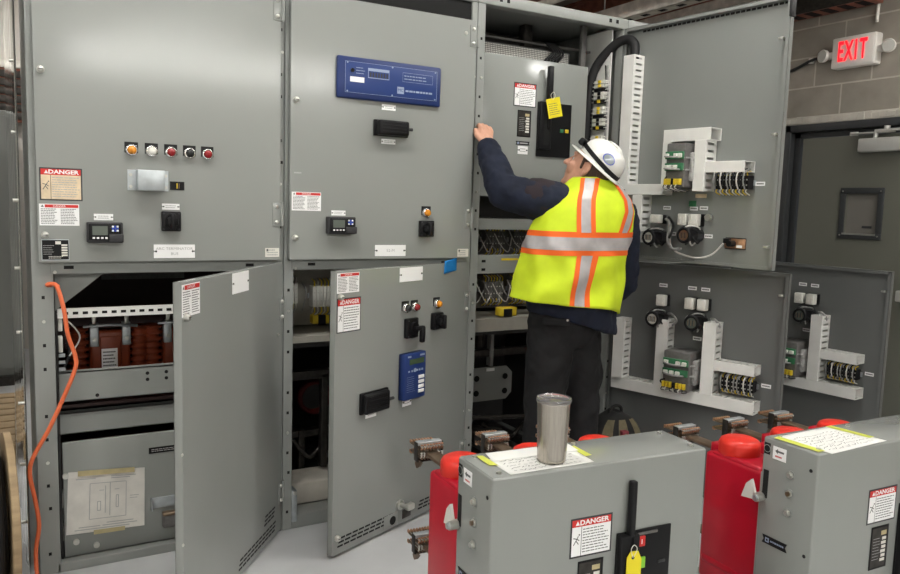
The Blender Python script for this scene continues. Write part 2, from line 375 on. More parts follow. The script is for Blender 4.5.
def terminal_rack(w, h, n=9, d=.05, k0='black'):
    b = MB(); b.box(-w/2 - .006, w/2 + .006, -.012, .012, 0, .010, 'galv')
    p = w / n
    for i in range(n):
        x = -w/2 + (i + .5) * p
        b.box(x - p*.45, x + p*.45, -h*.30, h*.30, .006, d, k0, .002, seg=1)
        k = 'yellow' if i % 2 == 0 else 'wirewhite'
        b.tube([(x, h*.22, d*.8), (x, h*.42, d*1.02), (x + random.uniform(-.003, .003), h*.5, d*.5)], p*.17, k if i % 3 else 'yellow', 5, sub=3)
        b.tube([(x, -h*.22, d*.8), (x + random.uniform(-.003, .003), -h*.42, d*1.02), (x, -h*.55, d*.4)], p*.17, 'wirewhite' if i % 2 else 'yellow', 5, sub=3)
        if n > 8: b.tube([(x, h*.62, d*.5), (x + p*.2, h*.45, d*1.5), (x + p*.3, h*.05, d*1.75), (x + p*.1, -h*.30, d*1.3)], p*.20, ('wiregrey', 'black', 'wirewhite', 'black', 'wiregrey')[i % 5], 6, sub=4)
        b.cyl((x, h*.12, d), (x, h*.12, d + .0015), p*.22, 'steel', 6); b.cyl((x, -h*.12, d), (x, -h*.12, d + .0015), p*.22, 'steel', 6)
    return b
def protection_relay(w, h, d=.13):
    b = MB(); b.box(-w/2, w/2, -h/2, h/2, 0, d, 'relaygrey', .006)
    b.box(w/2 - .004, w/2 + .02, -h*.35, h*.30, .01, d*.75, 'wiregrey', .01)
    for y in (.22, -.04):
        b.box(-w*.48, w*.46, (y - .08)*h, (y + .09)*h, d - .002, d + .012, 'green', .002)
        for i in range(4):
            if (i + int(y*100)) % 4 == 3: continue
            b.box(-w*.42 + i*w*.23, -w*.26 + i*w*.23, (y - .05)*h, (y + .045)*h, d + .010, d + .024, 'wht_plastic', .002)
    for i in range(7):
        x = -w*.42 + i*w*.13
        b.box(x - w*.045, x + w*.045, -h*.44, -h*.30, d, d + .016, 'yellow' if i != 3 else 'black', .001)
        b.tube([(x, -h*.42, d + .01), (x + random.uniform(-.006, .006), -h*.52, d + .02), (x + random.uniform(-.01, .01), -h*.58, d*.6)], .0024, 'wirewhite' if i % 2 else 'meterbody', 5, sub=3)
    for y in (.20, -.07): b.tube([(-w*.4, y*h, d + .024), (0, (y - .02)*h, d + .035), (w*.5, (y - .03)*h, d*.9), (w*.62, (y - .06)*h, d*.4)], .0045, 'wiregrey', 6)
    b.tube([(-w*.4, -h*.25, d), (-w*.62, -h*.35, d*.9), (-w*.4, -h*.5, d*.8)], .004, 'blackr', 6)
    return b
def switch_back(face='cream', wires='wiregrey', d=.11, r=.038):
    b = MB(); b.cyl((0, 0, 0), (0, 0, d*.55), r*.9, 'meterbody', 24); b.cyl((0, 0, d*.5), (0, 0, d), r, 'black', 28)
    b.lathe([(r, d), (r*.95, d + .006), (r*.68, d + .006), (r*.66, d)], 'black', 28); b.cyl((0, 0, d - .002), (0, 0, d + .002), r*.66, face, 24)
    for i in range(5): b.box(-r*.5 + i*r*.2, -r*.40 + i*r*.2, -r*.35, r*.35, d + .001, d + .004, 'meterbody' if i % 2 else 'bronze')
    for i in range(9):
        t = R(20 + i*36); rr = r*1.15
        b.tube([(math.cos(t)*r*.8, math.sin(t)*r*.8, d*.1), (math.cos(t)*rr*1.1, math.sin(t)*rr*1.1, d*.4), (math.cos(t + .5)*rr, math.sin(t + .5)*rr, d*.8), (math.cos(t + .9)*r*.8, math.sin(t + .9)*r*.8, d*.9)], .0042, wires if i % 2 else 'blackr', 5, sub=4)
    return b
def relay_cube(w=.046, h=.055, d=.065):
    b = MB(); b.box(-w/2, w/2, -h*.55, h*.5, 0, d*.5, 'black', .003); b.box(-w/2, w/2, -h/2, h/2, d*.45, d, 'wht_plastic', .004)
    for i in (-1, 1): b.cyl((i*w*.2, h*.15, d), (i*w*.2, h*.15, d + .002), .005, 'cream', 8); b.box(i*w*.2 - .005, i*w*.2 + .005, -h*.3, -h*.1, d, d + .002, 'cream')
    return b
def tiny_label(w=.044, h=.018):
    b = MB(); b.box(-w/2, w/2, -h/2, h/2, 0, .0012, 'white'); textlines(b, -w*.4, w*.4, -h*.3, h*.3, 1, 'ink', z=.0015, th=.3, rag=.05); return b

# ------------------------------------------------------------------ setting
XR = 4.78
B0, B1, B2, B3, B4 = 0., .9133, 1.812, 2.7107, 3.6247
ZD, ZT, ZTOP = 1.162, 2.235, 2.375
b = MB(); b.box(-3.5, XR + .2, -8.2, 4.9, -.1, 0, 'floor'); struct(b.build('floor'))
b = MB(); b.box(-3.5, XR + .2, -8.2, 4.9, 3.3, 3.4, 'deck'); struct(b.build('ceiling'))
b = MB(); b.box(-3.7, XR + .2, 4.7, 4.9, 0, 3.3, 'plaster'); struct(b.build('wall_back'))
b = MB(); b.box(-3.7, -3.5, -8.2, 4.9, 0, 3.3, 'plaster'); struct(b.build('wall_left'))
b = MB(); b.box(-3.7, XR + .2, -8.4, -8.2, 0, 3.3, 'plaster'); struct(b.build('wall_front'))
b = MB()                                                     # right wall with the doorway left open
DY0, DY1, DZ = -.62, .571, 2.035
b.box(XR, XR + .2, DY1, 4.9, 0, 3.3, 'block'); b.box(XR, XR + .2, -8.2, DY0, 0, 3.3, 'block'); b.box(XR, XR + .2, DY0, DY1, DZ + .05, 3.3, 'block')
struct(b.build('wall_right'))
b = MB(); b.box(XR - .006, XR + .15, DY0 - .1, DY1 + .04, DZ, DZ + .055, 'concretewhite', .004)
for i in range(26):
    y = DY0 - .08 + i*.05; b.box(XR - .010, XR, y, y + .05, DZ + .002 + random.uniform(0, .008), DZ + .05 + random.uniform(-.006, .01), 'concretewhite', .003, seg=1)
struct(b.build('trim_1'))
b = MB()                                                     # hollow metal door frame
for y0, y1 in ((DY1 - .05, DY1), (DY0, DY0 + .05)): b.box(XR - .03, XR + .15, y0, y1, 0, DZ, 'doorframe', .004)
b.box(XR - .03, XR + .15, DY0, DY1, DZ - .05, DZ, 'doorframe', .004)
b.box(XR + .02, XR + .13, DY1 - .10, DY1 - .05, 0, DZ - .05, 'doorframe', .003); b.box(XR + .02, XR + .13, DY0 + .05, DY0 + .1, 0, DZ - .05, 'doorframe', .003)
b.box(XR + .02, XR + .13, DY0 + .05, DY1 - .05, DZ - .09, DZ - .05, 'doorframe', .003)
b.box(XR - .02, XR - .002, DY1 - .001, DY1 + .018, 0, DZ, 'cream')
struct(b.build('trim_2'))
LY0, LY1 = -.51, .44
door = MB()
wy0, wy1, wz0, wz1 = -.135, .085, 1.30, 1.56
for (a, c, e, f) in ((LY0, LY1, .01, wz0), (LY0, LY1, wz1, 1.94), (LY0, wy0, wz0, wz1), (wy1, LY1, wz0, wz1)): door.box(XR + .005, XR + .05, a, c, e, f, 'doorpaint')
dr = struct(door.build('door_1'))
b = MB(); e = .038
for (a, c, z0, z1) in ((wy0 - e, wy1 + e, wz1, wz1 + e), (wy0 - e, wy1 + e, wz0 - e, wz0), (wy0 - e, wy0, wz0, wz1), (wy1, wy1 + e, wz0, wz1)): b.box(XR - .008, XR + .006, a, c, z0, z1, 'doorframe', .003)
for y in (wy0 - e*.5, wy1 + e*.5):
    for z in (wz0 - e*.4, wz1 + e*.4): b.cyl((XR - .011, y, z), (XR - .007, y, z), .005, 'steel', 8)
b.box(XR - .012, XR - .004, wy0 - .004, wy1 + .004, wz0 - .012, wz0, 'steel'); b.build('window_frame', dr)
b = MB(); b.box(XR + .022, XR + .028, wy0, wy1, wz0, wz1, 'doorglass'); b.box(XR + .018, XR + .021, -.095, -.03, wz0 + .035, wz0 + .05, 'meterbody'); b.build('pane', dr)
b = MB(); b.box(XR - .055, XR + .004, -.30, .002, 1.825, 1.912, 'closer', .008); b.cyl((XR - .03, -.1, 1.91), (XR - .03, -.1, 1.945), .014, 'closer', 14)
b.box(XR - .045, XR - .015, -.22, .06, 1.942, 1.952, 'closer', .003); b.box(XR - .05, XR - .03, -.1, -.28, 1.950, 1.965, 'closer', .003); b.cyl((XR - .03, -.17, 1.95), (XR - .03, -.17, 1.985), .018, 'closer', 14)
b.box(XR - .035, XR - .02, .02, .075, 1.935, 1.96, 'closer', .004)
b.build('door_closer', dr)
b = MB(); b.box(XR - .075, XR - .04, -.50, -.34, .89, .96, 'closer', .008); b.box(XR - .04, XR + .006, -.46, -.36, .90, .95, 'closer', .004); b.build('push_bar', dr)
b = MB(); b.box(XR - .02, XR + .01, LY0, LY1, 0, .01, 'closer'); b.build('threshold', dr)

# exit sign
t = thing('exit_sign', 'lit red and white EXIT sign with two lamp heads above the dark door', 'exit sign', (XR, .12, 2.37))
b = MB(); b.box(XR - .075, XR, -.075, .225, 2.378, 2.575, 'signbody', .010); b.box(XR - .078, XR - .07, -.063, .213, 2.39, 2.563, 'signbody', .004)
b.box(XR - .06, XR, -.145, .295, 2.452, 2.495, 'signbody', .012); b.build('housing', t)
b = MB(); [b.text(ch, (-.085, -.028, .021, .070)[q_], 0, .178, 'exitred', 0, sx=.46, depth=.0015, bold=.003) for q_, ch in enumerate('EXIT')]; b.build('letters', t, loc=(-.0815, -.048, .105), rot=(PI/2, 0, -PI/2))
for y, s_ in ((.290, 1), (-.150, -1)):
    b = MB(); T = Matrix.Translation((XR - .05, y, 2.475)) @ Euler((0, R(-90), R(-12*s_))).to_matrix().to_4x4()
    b.lathe([(.0001, -.03), (.022, -.028), (.040, .0), (.043, .022), (.039, .026)], 'signbody', 24, T=T); b.cyl((0, 0, -.02), (0, 0, -.06), .012, 'signbody', 12, T=T); b.cyl((0, 0, .018), (0, 0, .023), .037, 'lamplens', 24, T=T)
    o = b.build('lamp_head', t)
b = MB(); b.tube([(XR - .03, .330, 2.475), (XR - .02, .42, 2.465), (XR - .012, .60, 2.415), (XR - .012, 1.1, 2.33)], .011, 'cableblk', 8)
b.box(XR - .024, XR, .40, .43, 2.45, 2.485, 'signbody', .002); tag(b.build('power_cable'), 'black cable running down the block wall from the left of the EXIT sign', 'cable')

# ceiling steel, conduits and fixtures
def joist(x, kz, k, w, nm, label, cat, grp=None, y0=-1.2, y1=4.6):
    b = MB(); b.box(x - w/2, x + w/2, y0, y1, kz, kz + .012, k); b.box(x - w/2, x + w/2, y0, y1, 3.288, 3.3, k); b.box(x - .006, x + .006, y0, y1, kz, 3.29, k)
    tag(b.build(nm), label, cat, grp)
lab = ['red-oxide steel joist over the left end of the cabinet tops', 'red-oxide steel joist over the second cabinet', 'red-oxide steel joist over the third cabinet', 'red-oxide steel joist just right of the open upper door hinge', 'red-oxide steel joist nearest the block wall']
for i, x in enumerate((.6, 1.9, 2.9, 3.45, 4.6)): joist(x, 2.98, 'joist', .16, 'steel_joist', lab[i], 'joist', 'ceiling joists')
def strut(x, z, y0, y1, label, r=.03, k='pipe'):
    b = MB()
    b.box(x - r, x + r, y0, y1, z, z + .004, k); b.box(x - r, x - r + .004, y0, y1, z, z + 2*r, k); b.box(x + r - .004, x + r, y0, y1, z, z + 2*r, k)
    n = int((y1 - y0) / .16)
    for i in range(n): b.box(x - r*.4, x + r*.4, y0 + .06 + i*.16, y0 + .12 + i*.16, z - .001, z + .002, 'hole')
    for yy in (y0 + .3, (y0 + y1)/2, y1 - .3): b.cyl((x, yy, z), (x, yy, 3.3), .006, 'steel', 8)
    tag(b.build('strut_channel'), label, 'channel', 'ceiling channels')
strut(3.70, 2.72, .2, 4.6, 'pale slotted channel under the ceiling crossing above the cabinet corner', .05)
strut(4.25, 2.80, -.6, 4.6, 'pale slotted channel under the ceiling nearer the block wall', .035)
def cpipe(pts, r, label, k='pipe'):
    b = MB(); b.tube(pts, r, k, 12, sub=5)
    if pts[0][2] < 3.1:
        for q_ in (pts[0], pts[-1]): b.cyl((q_[0] + (.05 if abs(pts[0][0] - pts[-1][0]) > .5 else 0)*(1 if q_ is pts[0] else -1), q_[1], q_[2]), (q_[0] + (.05 if abs(pts[0][0] - pts[-1][0]) > .5 else 0)*(1 if q_ is pts[0] else -1), q_[1], 3.3), .006, 'steel', 8)
    tag(b.build('conduit_pipe'), label, 'conduit', 'ceiling conduits')
cpipe([(3.2, -.5, 2.86), (3.3, 1.5, 2.86), (3.35, 4.6, 2.86)], .028, 'round conduit crossing above the third cabinet')
cpipe([(3.95, -.4, 2.90), (3.98, 1.5, 2.90), (4.0, 4.6, 2.90)], .022, 'dark red pipe beside the pale channel over the cabinet corner', 'joist')
cpipe([(2.6, 3.0, 2.62), (3.6, 3.1, 2.62), (4.5, 3.2, 2.62)], .035, 'broad grey conduit running crosswise behind the cabinet tops')
cpipe([(XR - .02, -.036, 3.2), (XR - .02, -.036, 2.9), (XR - .02, -.036, 2.645)], .011, 'short conduit stub ending on the block wall above the EXIT sign')
b = MB(); b.box(XR - .20, XR - .02, -.068, 2.6, 2.755, 2.80, 'joist', .004); b.box(XR - .21, XR - .19, -.068, 2.6, 2.75, 2.86, 'castblack', .003)  # tray coloured red to carry the glow of the lit sign
for i in range(22): b.box(XR - .17, XR - .05, -.03 + i*.12, .03 + i*.12, 2.752, 2.757, 'hole')
tag(b.build('cable_tray'), 'steel cable tray with painted-in red glow above the EXIT sign along the block wall', 'cable tray')
k = 0
lt = None
lights = [(-1.7, -1.05, 0, 'left one of the row nearest the cabinets'), (4.05, -1.6, 0, 'unseen one added to brighten the block wall and door'), (.35, -1.05, 0, 'middle one of the row nearest the cabinets'), (2.15, -1.05, 0, 'right one of the row nearest the cabinets'),  # second entry is an added lamp, out of view, brightening the block wall
          (-1.6, -3.9, .58, 'left one of the low-hung second row'), (.95, -3.9, .58, 'middle one of the low-hung second row'), (2.2, -3.9, .58, 'right one of the low-hung second row'),
          (-1.9, -6.6, 0, 'left one of the row farthest from the cabinets'), (1.8, -6.6, 0, 'right one of the row farthest from the cabinets'),
          (-.95, 3.5, 0, 'left one behind the cabinets'), (1.6, 2.7, 0, 'right one behind the cabinets')]
for x, y, drop, nm in lights:
    lb = 'long lit ceiling fixture, ' + nm
    if lt is None or drop:
        t_ = thing('ceiling_light', lb, 'ceiling light', (x, y, 3.3), 0, 'ceiling lights')
        b = MB(); b.box(-.62, .62, -.16, .16, -.16 - drop, -.10 - drop, 'wht_plastic', .006); b.box(-.5, -.49, -.005, .005, -.10 - drop, 0, 'steel'); b.box(.49, .5, -.005, .005, -.10 - drop, 0, 'steel'); b.build('frame', t_, local=True)
        b = MB(); b.box(-.60, .60, -.12, .12, -.215 - drop, -.158 - drop, 'light', .02); b.build('diffuser', t_, local=True)
        if lt is None: lt = t_
    else:
        c = copy_tree(lt); c.location = (x, y, 3.3); c['label'] = lb

# far left: things seen down the side of the cabinets
t = thing('metal_cabinet', 'plain grey metal cabinet standing against the far wall left of the switchgear', 'cabinet', (-.9, 3.9, 0))
b = MB(); b.box(-1.7, -.02, 3.3, 4.53, 0, 1.98, 'farcab', .01); b.box(-1.75, .0, 3.25, 4.53, 0, .07, 'castblack'); b.build('body', t)
for i in range(2):
    b = MB(); b.box(-1.68 + i*.83, -.87 + i*.83, 3.275, 3.30, .12, 1.94, 'farcab', .004); b.box(-.95 + i*.22, -.92 + i*.22, 3.26, 3.28, .85, 1.0, 'steel', .003); b.build('door', t)
t = thing('roll_up_shutter', 'dark brown shutter box high on the far wall above the grey cabinet', 'shutter', (-.8, 4.6, 2.0))
b = MB(); b.box(-2.0, .3, 4.57, 4.68, 2.0, 2.45, 'joist', .004)
for i in range(6): b.box(-1.98, .28, 4.555, 4.572, 2.02 + i*.07, 2.08 + i*.07, 'castblack', .006)
b.build('shutter_panel', t)
b = MB(); b.box(-2.0, .3, 4.54, 4.68, 2.45, 2.51, 'pipe', .004); b.build('head_rail', t)
t = thing('plastic_sheet', 'clear plastic sheet hanging along the left side of the switchgear', 'plastic sheet', (-.03, 1.1, 0))
b = MB(); rings = []
for i in range(40):
    y = -.02 + i*.028; x = -.034 + .006*math.sin(i*.9) - .0007*i
    rings.append((x, y))
vs = [(x, y, z) for z in (.02, .6, 1.2, 1.8, 2.32) for x, y in rings] + [(x + .003, y, z) for z in (.02, .6, 1.2, 1.8, 2.32) for x, y in rings]
n = len(rings); fs = []
for h in range(4):
    for i in range(n - 1):
        a = h*n + i; fs.append((a, a + 1, a + n + 1, a + n)); o = 5*n; fs.append((o + a, o + a + n, o + a + n + 1, o + a + 1))
b.add(vs, fs, 'clear', True); b.build('sheet', t, fix=False)
for i in range(9):
    b = MB(); z = 2.1 - i*.24; y = .0 + (i % 3)*.05
    b.cyl((-.046 - .001*i, y, z), (-.030, y, z), .006, 'steel', 10); b.build('bolt', t)

# pallet seen low down past the cabinet side
t = thing('wooden_pallet', 'pale wooden pallet on the floor past the left side of the switchgear', 'pallet', (-.5, 1.9, 0))
for i in range(8):
    b = MB(); b.box(-1.0, -.07, 1.35 + i*.14, 1.46 + i*.14, .115, .135, 'wood', .002); b.build('deck_board', t)
for x in (-1.0, -.57, -.15):
    b = MB(); b.box(x, x + .08, 1.35, 2.44, .0, .113, 'wood', .003); b.build('stringer', t)

# cable reel
t = thing('cable_reel', 'wooden reel wound with black cable at the left edge of the floor', 'cable reel', (-.238, -.08, 0), R(0))
RY, RZ, RR = 0, .285, .283
t.rotation_euler = (0, 0, R(4.5))
for x in (.150, -.235):
    b = MB(); b.lathe([(.03, 0), (RR, 0), (RR + .002, .002), (RR + .002, .022), (RR, .024), (.03, .024), (.03, 0)], 'wood', 56, T=Matrix.Translation((x - .012, RY, RZ)) @ Euler((0, PI/2, 0)).to_matrix().to_4x4(), smooth=False)
    b.build('flange', t, local=True)
b = MB(); b.cyl((-.23, RY, RZ), (.14, RY, RZ), .12, 'wood', 32); b.build('drum', t, local=True)
b = MB()
for lay in range(3):
    for i in range(12):
        x = -.222 + i*.0295 + (.012 if lay % 2 else 0)
        if x > .125: continue
        T = Matrix.Translation((x, RY, RZ)) @ Euler((0, PI/2, 0)).to_matrix().to_4x4(); rr = .17 + lay*.032 + random.uniform(-.003, .003)
        b.lathe([(rr + .0155*math.cos(a), .0155*math.sin(a)) for a in [j*PI/4 for j in range(9)]], 'cableblk', 48, T=T)
b.build('cable', t, local=True)

# ------------------------------------------------------------------ switchgear cabinets
LBL = ['grey switchgear cabinet at the left end with orange-brown insulators behind its open lower door',
       'grey switchgear cabinet with the blue panel on its closed upper door',
       'grey open switchgear cabinet the worker reaches into',
       'grey switchgear cabinet behind the big open upper door, at the right end of the line']
cabs = []
DEP = 1.25
for i, (xa, xb) in enumerate(((B0, B1), (B1, B2), (B2, B3), (B3, B4))):
    c = thing('switchgear_cabinet', LBL[i], 'switchgear cabinet', (xa, 0, 0), 0, 'switchgear line-up'); cabs.append(c)
    g = .0015; p = .042
    pl_ = .070 if i == 0 else p
    for (x0, x1) in ((xa + g, xa + pl_), (xb - p + .012, xb - g)):       # front posts with punched holes
        b = MB(); b.box(x0, x1, 0, .05, 0, ZTOP - .05, 'frame', .002, seg=1)
        n = 26
        for j in range(n):
            z = .08 + j*.087
            if abs(z - ZD) < .05: continue
            xm = (x0 + x1)/2 + (.005 if j % 5 == 2 else 0)
            if j % 6 == 4: b.cyl((xm, -.004, z), (xm, .0, z), .006, 'steel', 8)
            elif j % 3 != 1: b.box(xm - .005, xm + .005, -.0006, .002, z - .006, z + .006, 'hole')
        b.build('frame_post', c)
    b = MB(); b.box(xa + g, xb - g, -.004, .05, ZTOP - .05, ZTOP, 'frame', .003)
    for sx in (xa + .12, xa + .16, xb - .12, xb - .075): b.box(sx - .008, sx + .008, -.0052, -.003, ZTOP - .03, ZTOP - .012, 'hole')
    b.build('top_rail', c)
    b = MB(); b.box(xa + g, xb - g, .05, DEP, ZTOP - .02, ZTOP - .005, 'frame'); b.build('roof_panel', c)
    b = MB(); b.box(xa + g, xa + g + .004, .05, DEP, .0, ZTOP - .02, 'frame'); b.build('side_panel', c)
    b = MB(); b.box(xb - g - .004, xb - g, .05, DEP, .0, ZTOP - .02, 'frame'); b.build('side_panel', c)
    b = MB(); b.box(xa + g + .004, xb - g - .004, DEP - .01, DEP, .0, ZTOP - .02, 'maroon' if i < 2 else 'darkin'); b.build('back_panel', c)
    b = MB(); b.box(xa + g + .004, xb - g - .004, .05, DEP - .01, .0, .02, 'frame'); b.build('floor_pan', c)
    # dark liners hold the gloom of deep cells: added black sheets with the shade put into their colour
    if i != 2:
        b = MB(); b.box(xa + pl_ - .01, xb - p + .022, -.001, .045, ZD - .042 - (.0 if i else .0), ZD + .01, 'frame', .002, seg=1)
        for xx in (xa + .12, xb - .14): b.box(xx - .016, xx + .016, -.0018, .0, ZD - .024, ZD - .012, 'hole')
        b.cyl((xa + (.075 if i == 0 else .05), -.004, ZD - .035), (xa + (.075 if i == 0 else .05), 0, ZD - .035), .006, 'steel', 8)
        b.build('middle_rail', c)
    if i == 0: b = MB(); b.box(xa + .06, xb - .03, 0, .04, 0.0, .035, 'frame', .002, seg=1); b.build('bottom_rail', c)
c1, c2, c3, c4 = cabs
# black strip above closed doors of cabinets 1, 2, 4
for c, xa, xb in ((c1, B0, B1), (c2, B1, B2), (c4, B3, B4)):
    b = MB(); b.box(xa + .03, xb - .03, .012, .03, ZT - .02, ZTOP - .05, 'hole'); b.build('header_strip', c)

def pan_door(W, z0, z1, k='paint', inner='paint_in'):
    b = MB(); b.box(-W, -.002, 0, .003, z0, z1, k, .0012, seg=1)
    f = .028
    b.box(-W, -W + .003, .002, f, z0, z1, k); b.box(-.005, -.002, .002, f, z0, z1, k); b.box(-W, -.002, .002, f, z1 - .003, z1, k); b.box(-W, -.002, .002, f, z0, z0 + .003, k)
    b.box(-W, -W + .016, f - .003, f, z0, z1, k); b.box(-.018, -.002, f - .003, f, z0, z1, k); b.box(-W, -.002, f - .003, f, z1 - .016, z1, k); b.box(-W, -.002, f - .003, f, z0, z0 + .016, k)
    return b
def make_door(c, hx, W, z0, z1, ang, name='upper_door', y=0., hz=(), k='paint'):
    d = pan_door(W, z0, z1, k).build(name, c, loc=(hx - c.location.x, y, 0), rot=(0, 0, R(ang)))
    for z in hz: mount(hinge_bm(), 'hinge', d, 0, z)
    return d
def put(d, mb, name, s, z, y=0., rot=OUT, label=None):
    o = mount(mb, name, d, -s, z, y, rot)
    if label: o['label'] = label
    return o
def rc(s0, z0, s1, z1): return (s0 + s1)/2, (z0 + z1)/2, abs(s1 - s0), abs(z1 - z0)

YF = -.030                                   # closed doors stand proud of the frame
# --- cabinet 1 upper door (local s = B1 - x)
hx = B1 - .022
d = make_door(c1, hx, hx - .024, ZD + .003, ZT, 0, 'upper_door', YF, (1.35, 2.155))
def P1(x): return hx - x
def putr(d, f, name, mk, x0, z0, x1, z1, **kw):
    x, z, w, h = rc(x0, z0, x1, z1); return put(d, mk(w, h), name, f(x), z, **kw)
putr(d, P1, 'danger_sign', lambda w, h: danger_sign(w, h, 'aged'), .033, 1.497, .168, 1.383, label='faded tan danger sign')
putr(d, P1, 'warning_label', warn_sign, .030, 1.371, .156, 1.295)
for z in (1.262, 1.829): put(d, knob_latch(), 'latch_knob', P1(.046), z)
putr(d, P1, 'data_plate', data_plate, .034, 1.247, .121, 1.172)
putr(d, P1, 'name_label', lambda w, h: name_label(w, h, []), .203, 1.339, .267, 1.316)
putr(d, P1, 'digital_meter', meter, .177, 1.310, .296, 1.236)
for x, k, l in ((.332, 'amber', 'amber'), (.401, 'whitelens', 'white'), (.469, 'redlens', 'dark red'), (.536, 'blacklens', 'black'), (.602, 'redlens', 'dark red')):
    put(d, push_button(k), 'indicator_light', P1(x), 1.573, label=l + ' indicator light in a chrome ring')
b = MB(); w, h = .143, .075; b.box(-w/2, w/2, -h/2, h/2, 0, .003, 'galv', .001, seg=1); b.box(-w*.30, w*.36, -h*.5, h*.5, .002, .055, 'galv', .003)
for sx in (-.42, .43):
    for sy in (-.32, .25): b.cyl((sx*w, sy*h, .003), (sx*w, sy*h, .008), .006, 'steel', 8)
put(d, b, 'cover_box', P1(.388), 1.465, label='galvanised cover box')
b = MB(); w, h = .052, .032; b.box(-w/2, w/2, -h/2, h/2, 0, .0015, 'black'); b.box(-w*.4, w*.4, -h*.36, h*.36, .001, .0022, 'hole'); b.box(-w*.05, w*.02, -h*.3, h*.3, .002, .003, 'yellow'); b.box(w*.1, w*.16, -h*.3, h*.3, .002, .003, 'bronze'); put(d, b, 'cutout', P1(.491), 1.449)
putr(d, P1, 'name_label', lambda w, h: name_label(w, h, []), .436, 1.382, .499, 1.359)
putr(d, P1, 'rotary_switch', lambda w, h: selector_switch(w, h), .432, 1.353, .501, 1.279)
putr(d, P1, 'nameplate', lambda w, h: name_label(w, h, ['ARC TERMINATOR', 'BUS'], .27), .405, 1.228, .554, 1.177)
putr(d, P1, 'sticker', small_sticker, .828, 1.214, .885, 1.178)
# --- cabinet 2 upper door
hx2 = B2 - .022
d = make_door(c2, hx2, hx2 - B1 - .016, ZD + .003, ZT, 0, 'upper_door', YF, (1.352, 2.165))
P2 = lambda x: hx2 - x
b = MB(); w, h = .486, .170
b.box(-w/2, w/2, -h/2, h/2, 0, .018, 'bluedark', .008); b.box(-w*.43, w*.455, -h*.36, h*.38, .017, .0195, 'blue', .001)
for (x0, x1, y0, y1) in ((-.43, .455, .373, .38), (-.43, .455, -.36, -.353), (-.43, -.427, -.36, .38), (.452, .455, -.36, .38)): rect(b, x0*w, x1*w, y0*h, y1*h, 'silverline', .0200)
for x in (-.41, .01, .435):
    for y in (-.33, .35): b.cyl((x*w, y*h, .0195), (x*w, y*h, .022), .0035, 'silverline', 8)
b.cyl((-.365*w, .17*h, .019), (-.365*w, .17*h, .025), .008, 'black', 12)
rect(b, -.385*w, -.255*w, -.10*h, .0*h + .004, 'white', .0203)
textlines(b, -.33*w, -.25*w, .08*h, .28*h, 3, 'silverline', z=.0203, th=.12)
b.box(-.22*w, -.02*w, .03*h, .27*h, .0195, .0205, 'silverline'); b.box(-.215*w, -.025*w, .05*h, .20*h, .0204, .021, 'blue')
for i in range(7): b.box((-.205 + i*.026)*w, (-.190 + i*.026)*w, .06*h, .17*h, .0208, .0215, 'meterbody')
for (x0, x1, y0, y1) in ((.11, .41, .255, .262), (.11, .41, .035, .042), (.11, .112, .04, .26), (.408, .41, .04, .26)): rect(b, x0*w, x1*w, y0*h, y1*h, 'silverline', .0203)
textlines(b, .125*w, .395*w, .07*h, .22*h, 2, 'silverline', z=.0204, th=.16, rag=.3)
b.box(.06*w, .125*w, -.27*h, -.10*h, .0195, .0203, 'silverline'); b.text('MC', .0925*w, -.185*h, .018, 'blue', .0206); textlines(b, .14*w, .41*w, -.23*h, -.14*h, 1, 'silverline', z=.0204, th=.25, rag=.02)
put(d, b, 'control_panel', P2(1.361), 1.920, label='long dark blue control panel')
putr(d, P2, 'name_label', lambda w, h: name_label(w, h, []), 1.328, 1.827, 1.393, 1.803)
putr(d, P2, 'test_block', test_block, 1.290, 1.760, 1.452, 1.692, label='black ribbed test block cover')
putr(d, P2, 'name_label', lambda w, h: name_label(w, h, []), 1.329, 1.681, 1.395, 1.660)
putr(d, P2, 'warning_label', warn_sign, .936, 1.443, 1.061, 1.367)
putr(d, P2, 'name_label', lambda w, h: name_label(w, h, []), 1.107, 1.371, 1.170, 1.350)
putr(d, P2, 'digital_meter', meter, 1.082, 1.345, 1.204, 1.273)
put(d, push_button('amber'), 'indicator_light', P2(1.554), 1.370, label='amber indicator light')
putr(d, P2, 'rotary_switch', lambda w, h: selector_switch(w, h), 1.518, 1.335, 1.588, 1.264)
putr(d, P2, 'nameplate', lambda w, h: name_label(w, h, ['52-M'], .34), 1.309, 1.226, 1.457, 1.177)
putr(d, P2, 'sticker', small_sticker, 1.724, 1.208, 1.782, 1.172)
for z in (1.256, 1.81): put(d, knob_latch(), 'latch_knob', P2(.951), z)
b = MB(); textlines(b, -.02, .02, -.005, .005, 1, 'inkl', z=.0006, th=.3); put(d, b, 'pencil_note', P2(.965), 1.52)
put(d, bolt(.006, .006), 'bolt', P2(1.735), 2.175)
# --- cabinet 1 lower door, open
d = make_door(c1, B1 - .004, .860, .012, 1.153, 52.4, 'lower_door', 0., (.962, .176))
put(d, warn_sign(.118, .100), 'warning_label', .800, 1.095); put(d, name_label(.142, .073, ['']), 'name_label', .425, 1.112)
b = knob_latch(); put(d, b, 'latch_knob', .84, 1.045); put(d, bolt(.005, .004), 'bolt', .05, .86)
def vents(n, rows=3, L=.030, p=.037):
    b = MB()
    for r in range(rows):
        for i in range(n): b.box(i*p + (.006*r), i*p + L + .006*r, r*.016, r*.016 + .007, -.001, .0012, 'hole', .0005, seg=1)
    return b
put(d, vents(10), 'vent_slots', .44, .035)
put(d, vents(3), 'vent_slots', .19, .10)
for z in (.33, .62): put(d, bolt(.004, .003), 'bolt', .865, z)
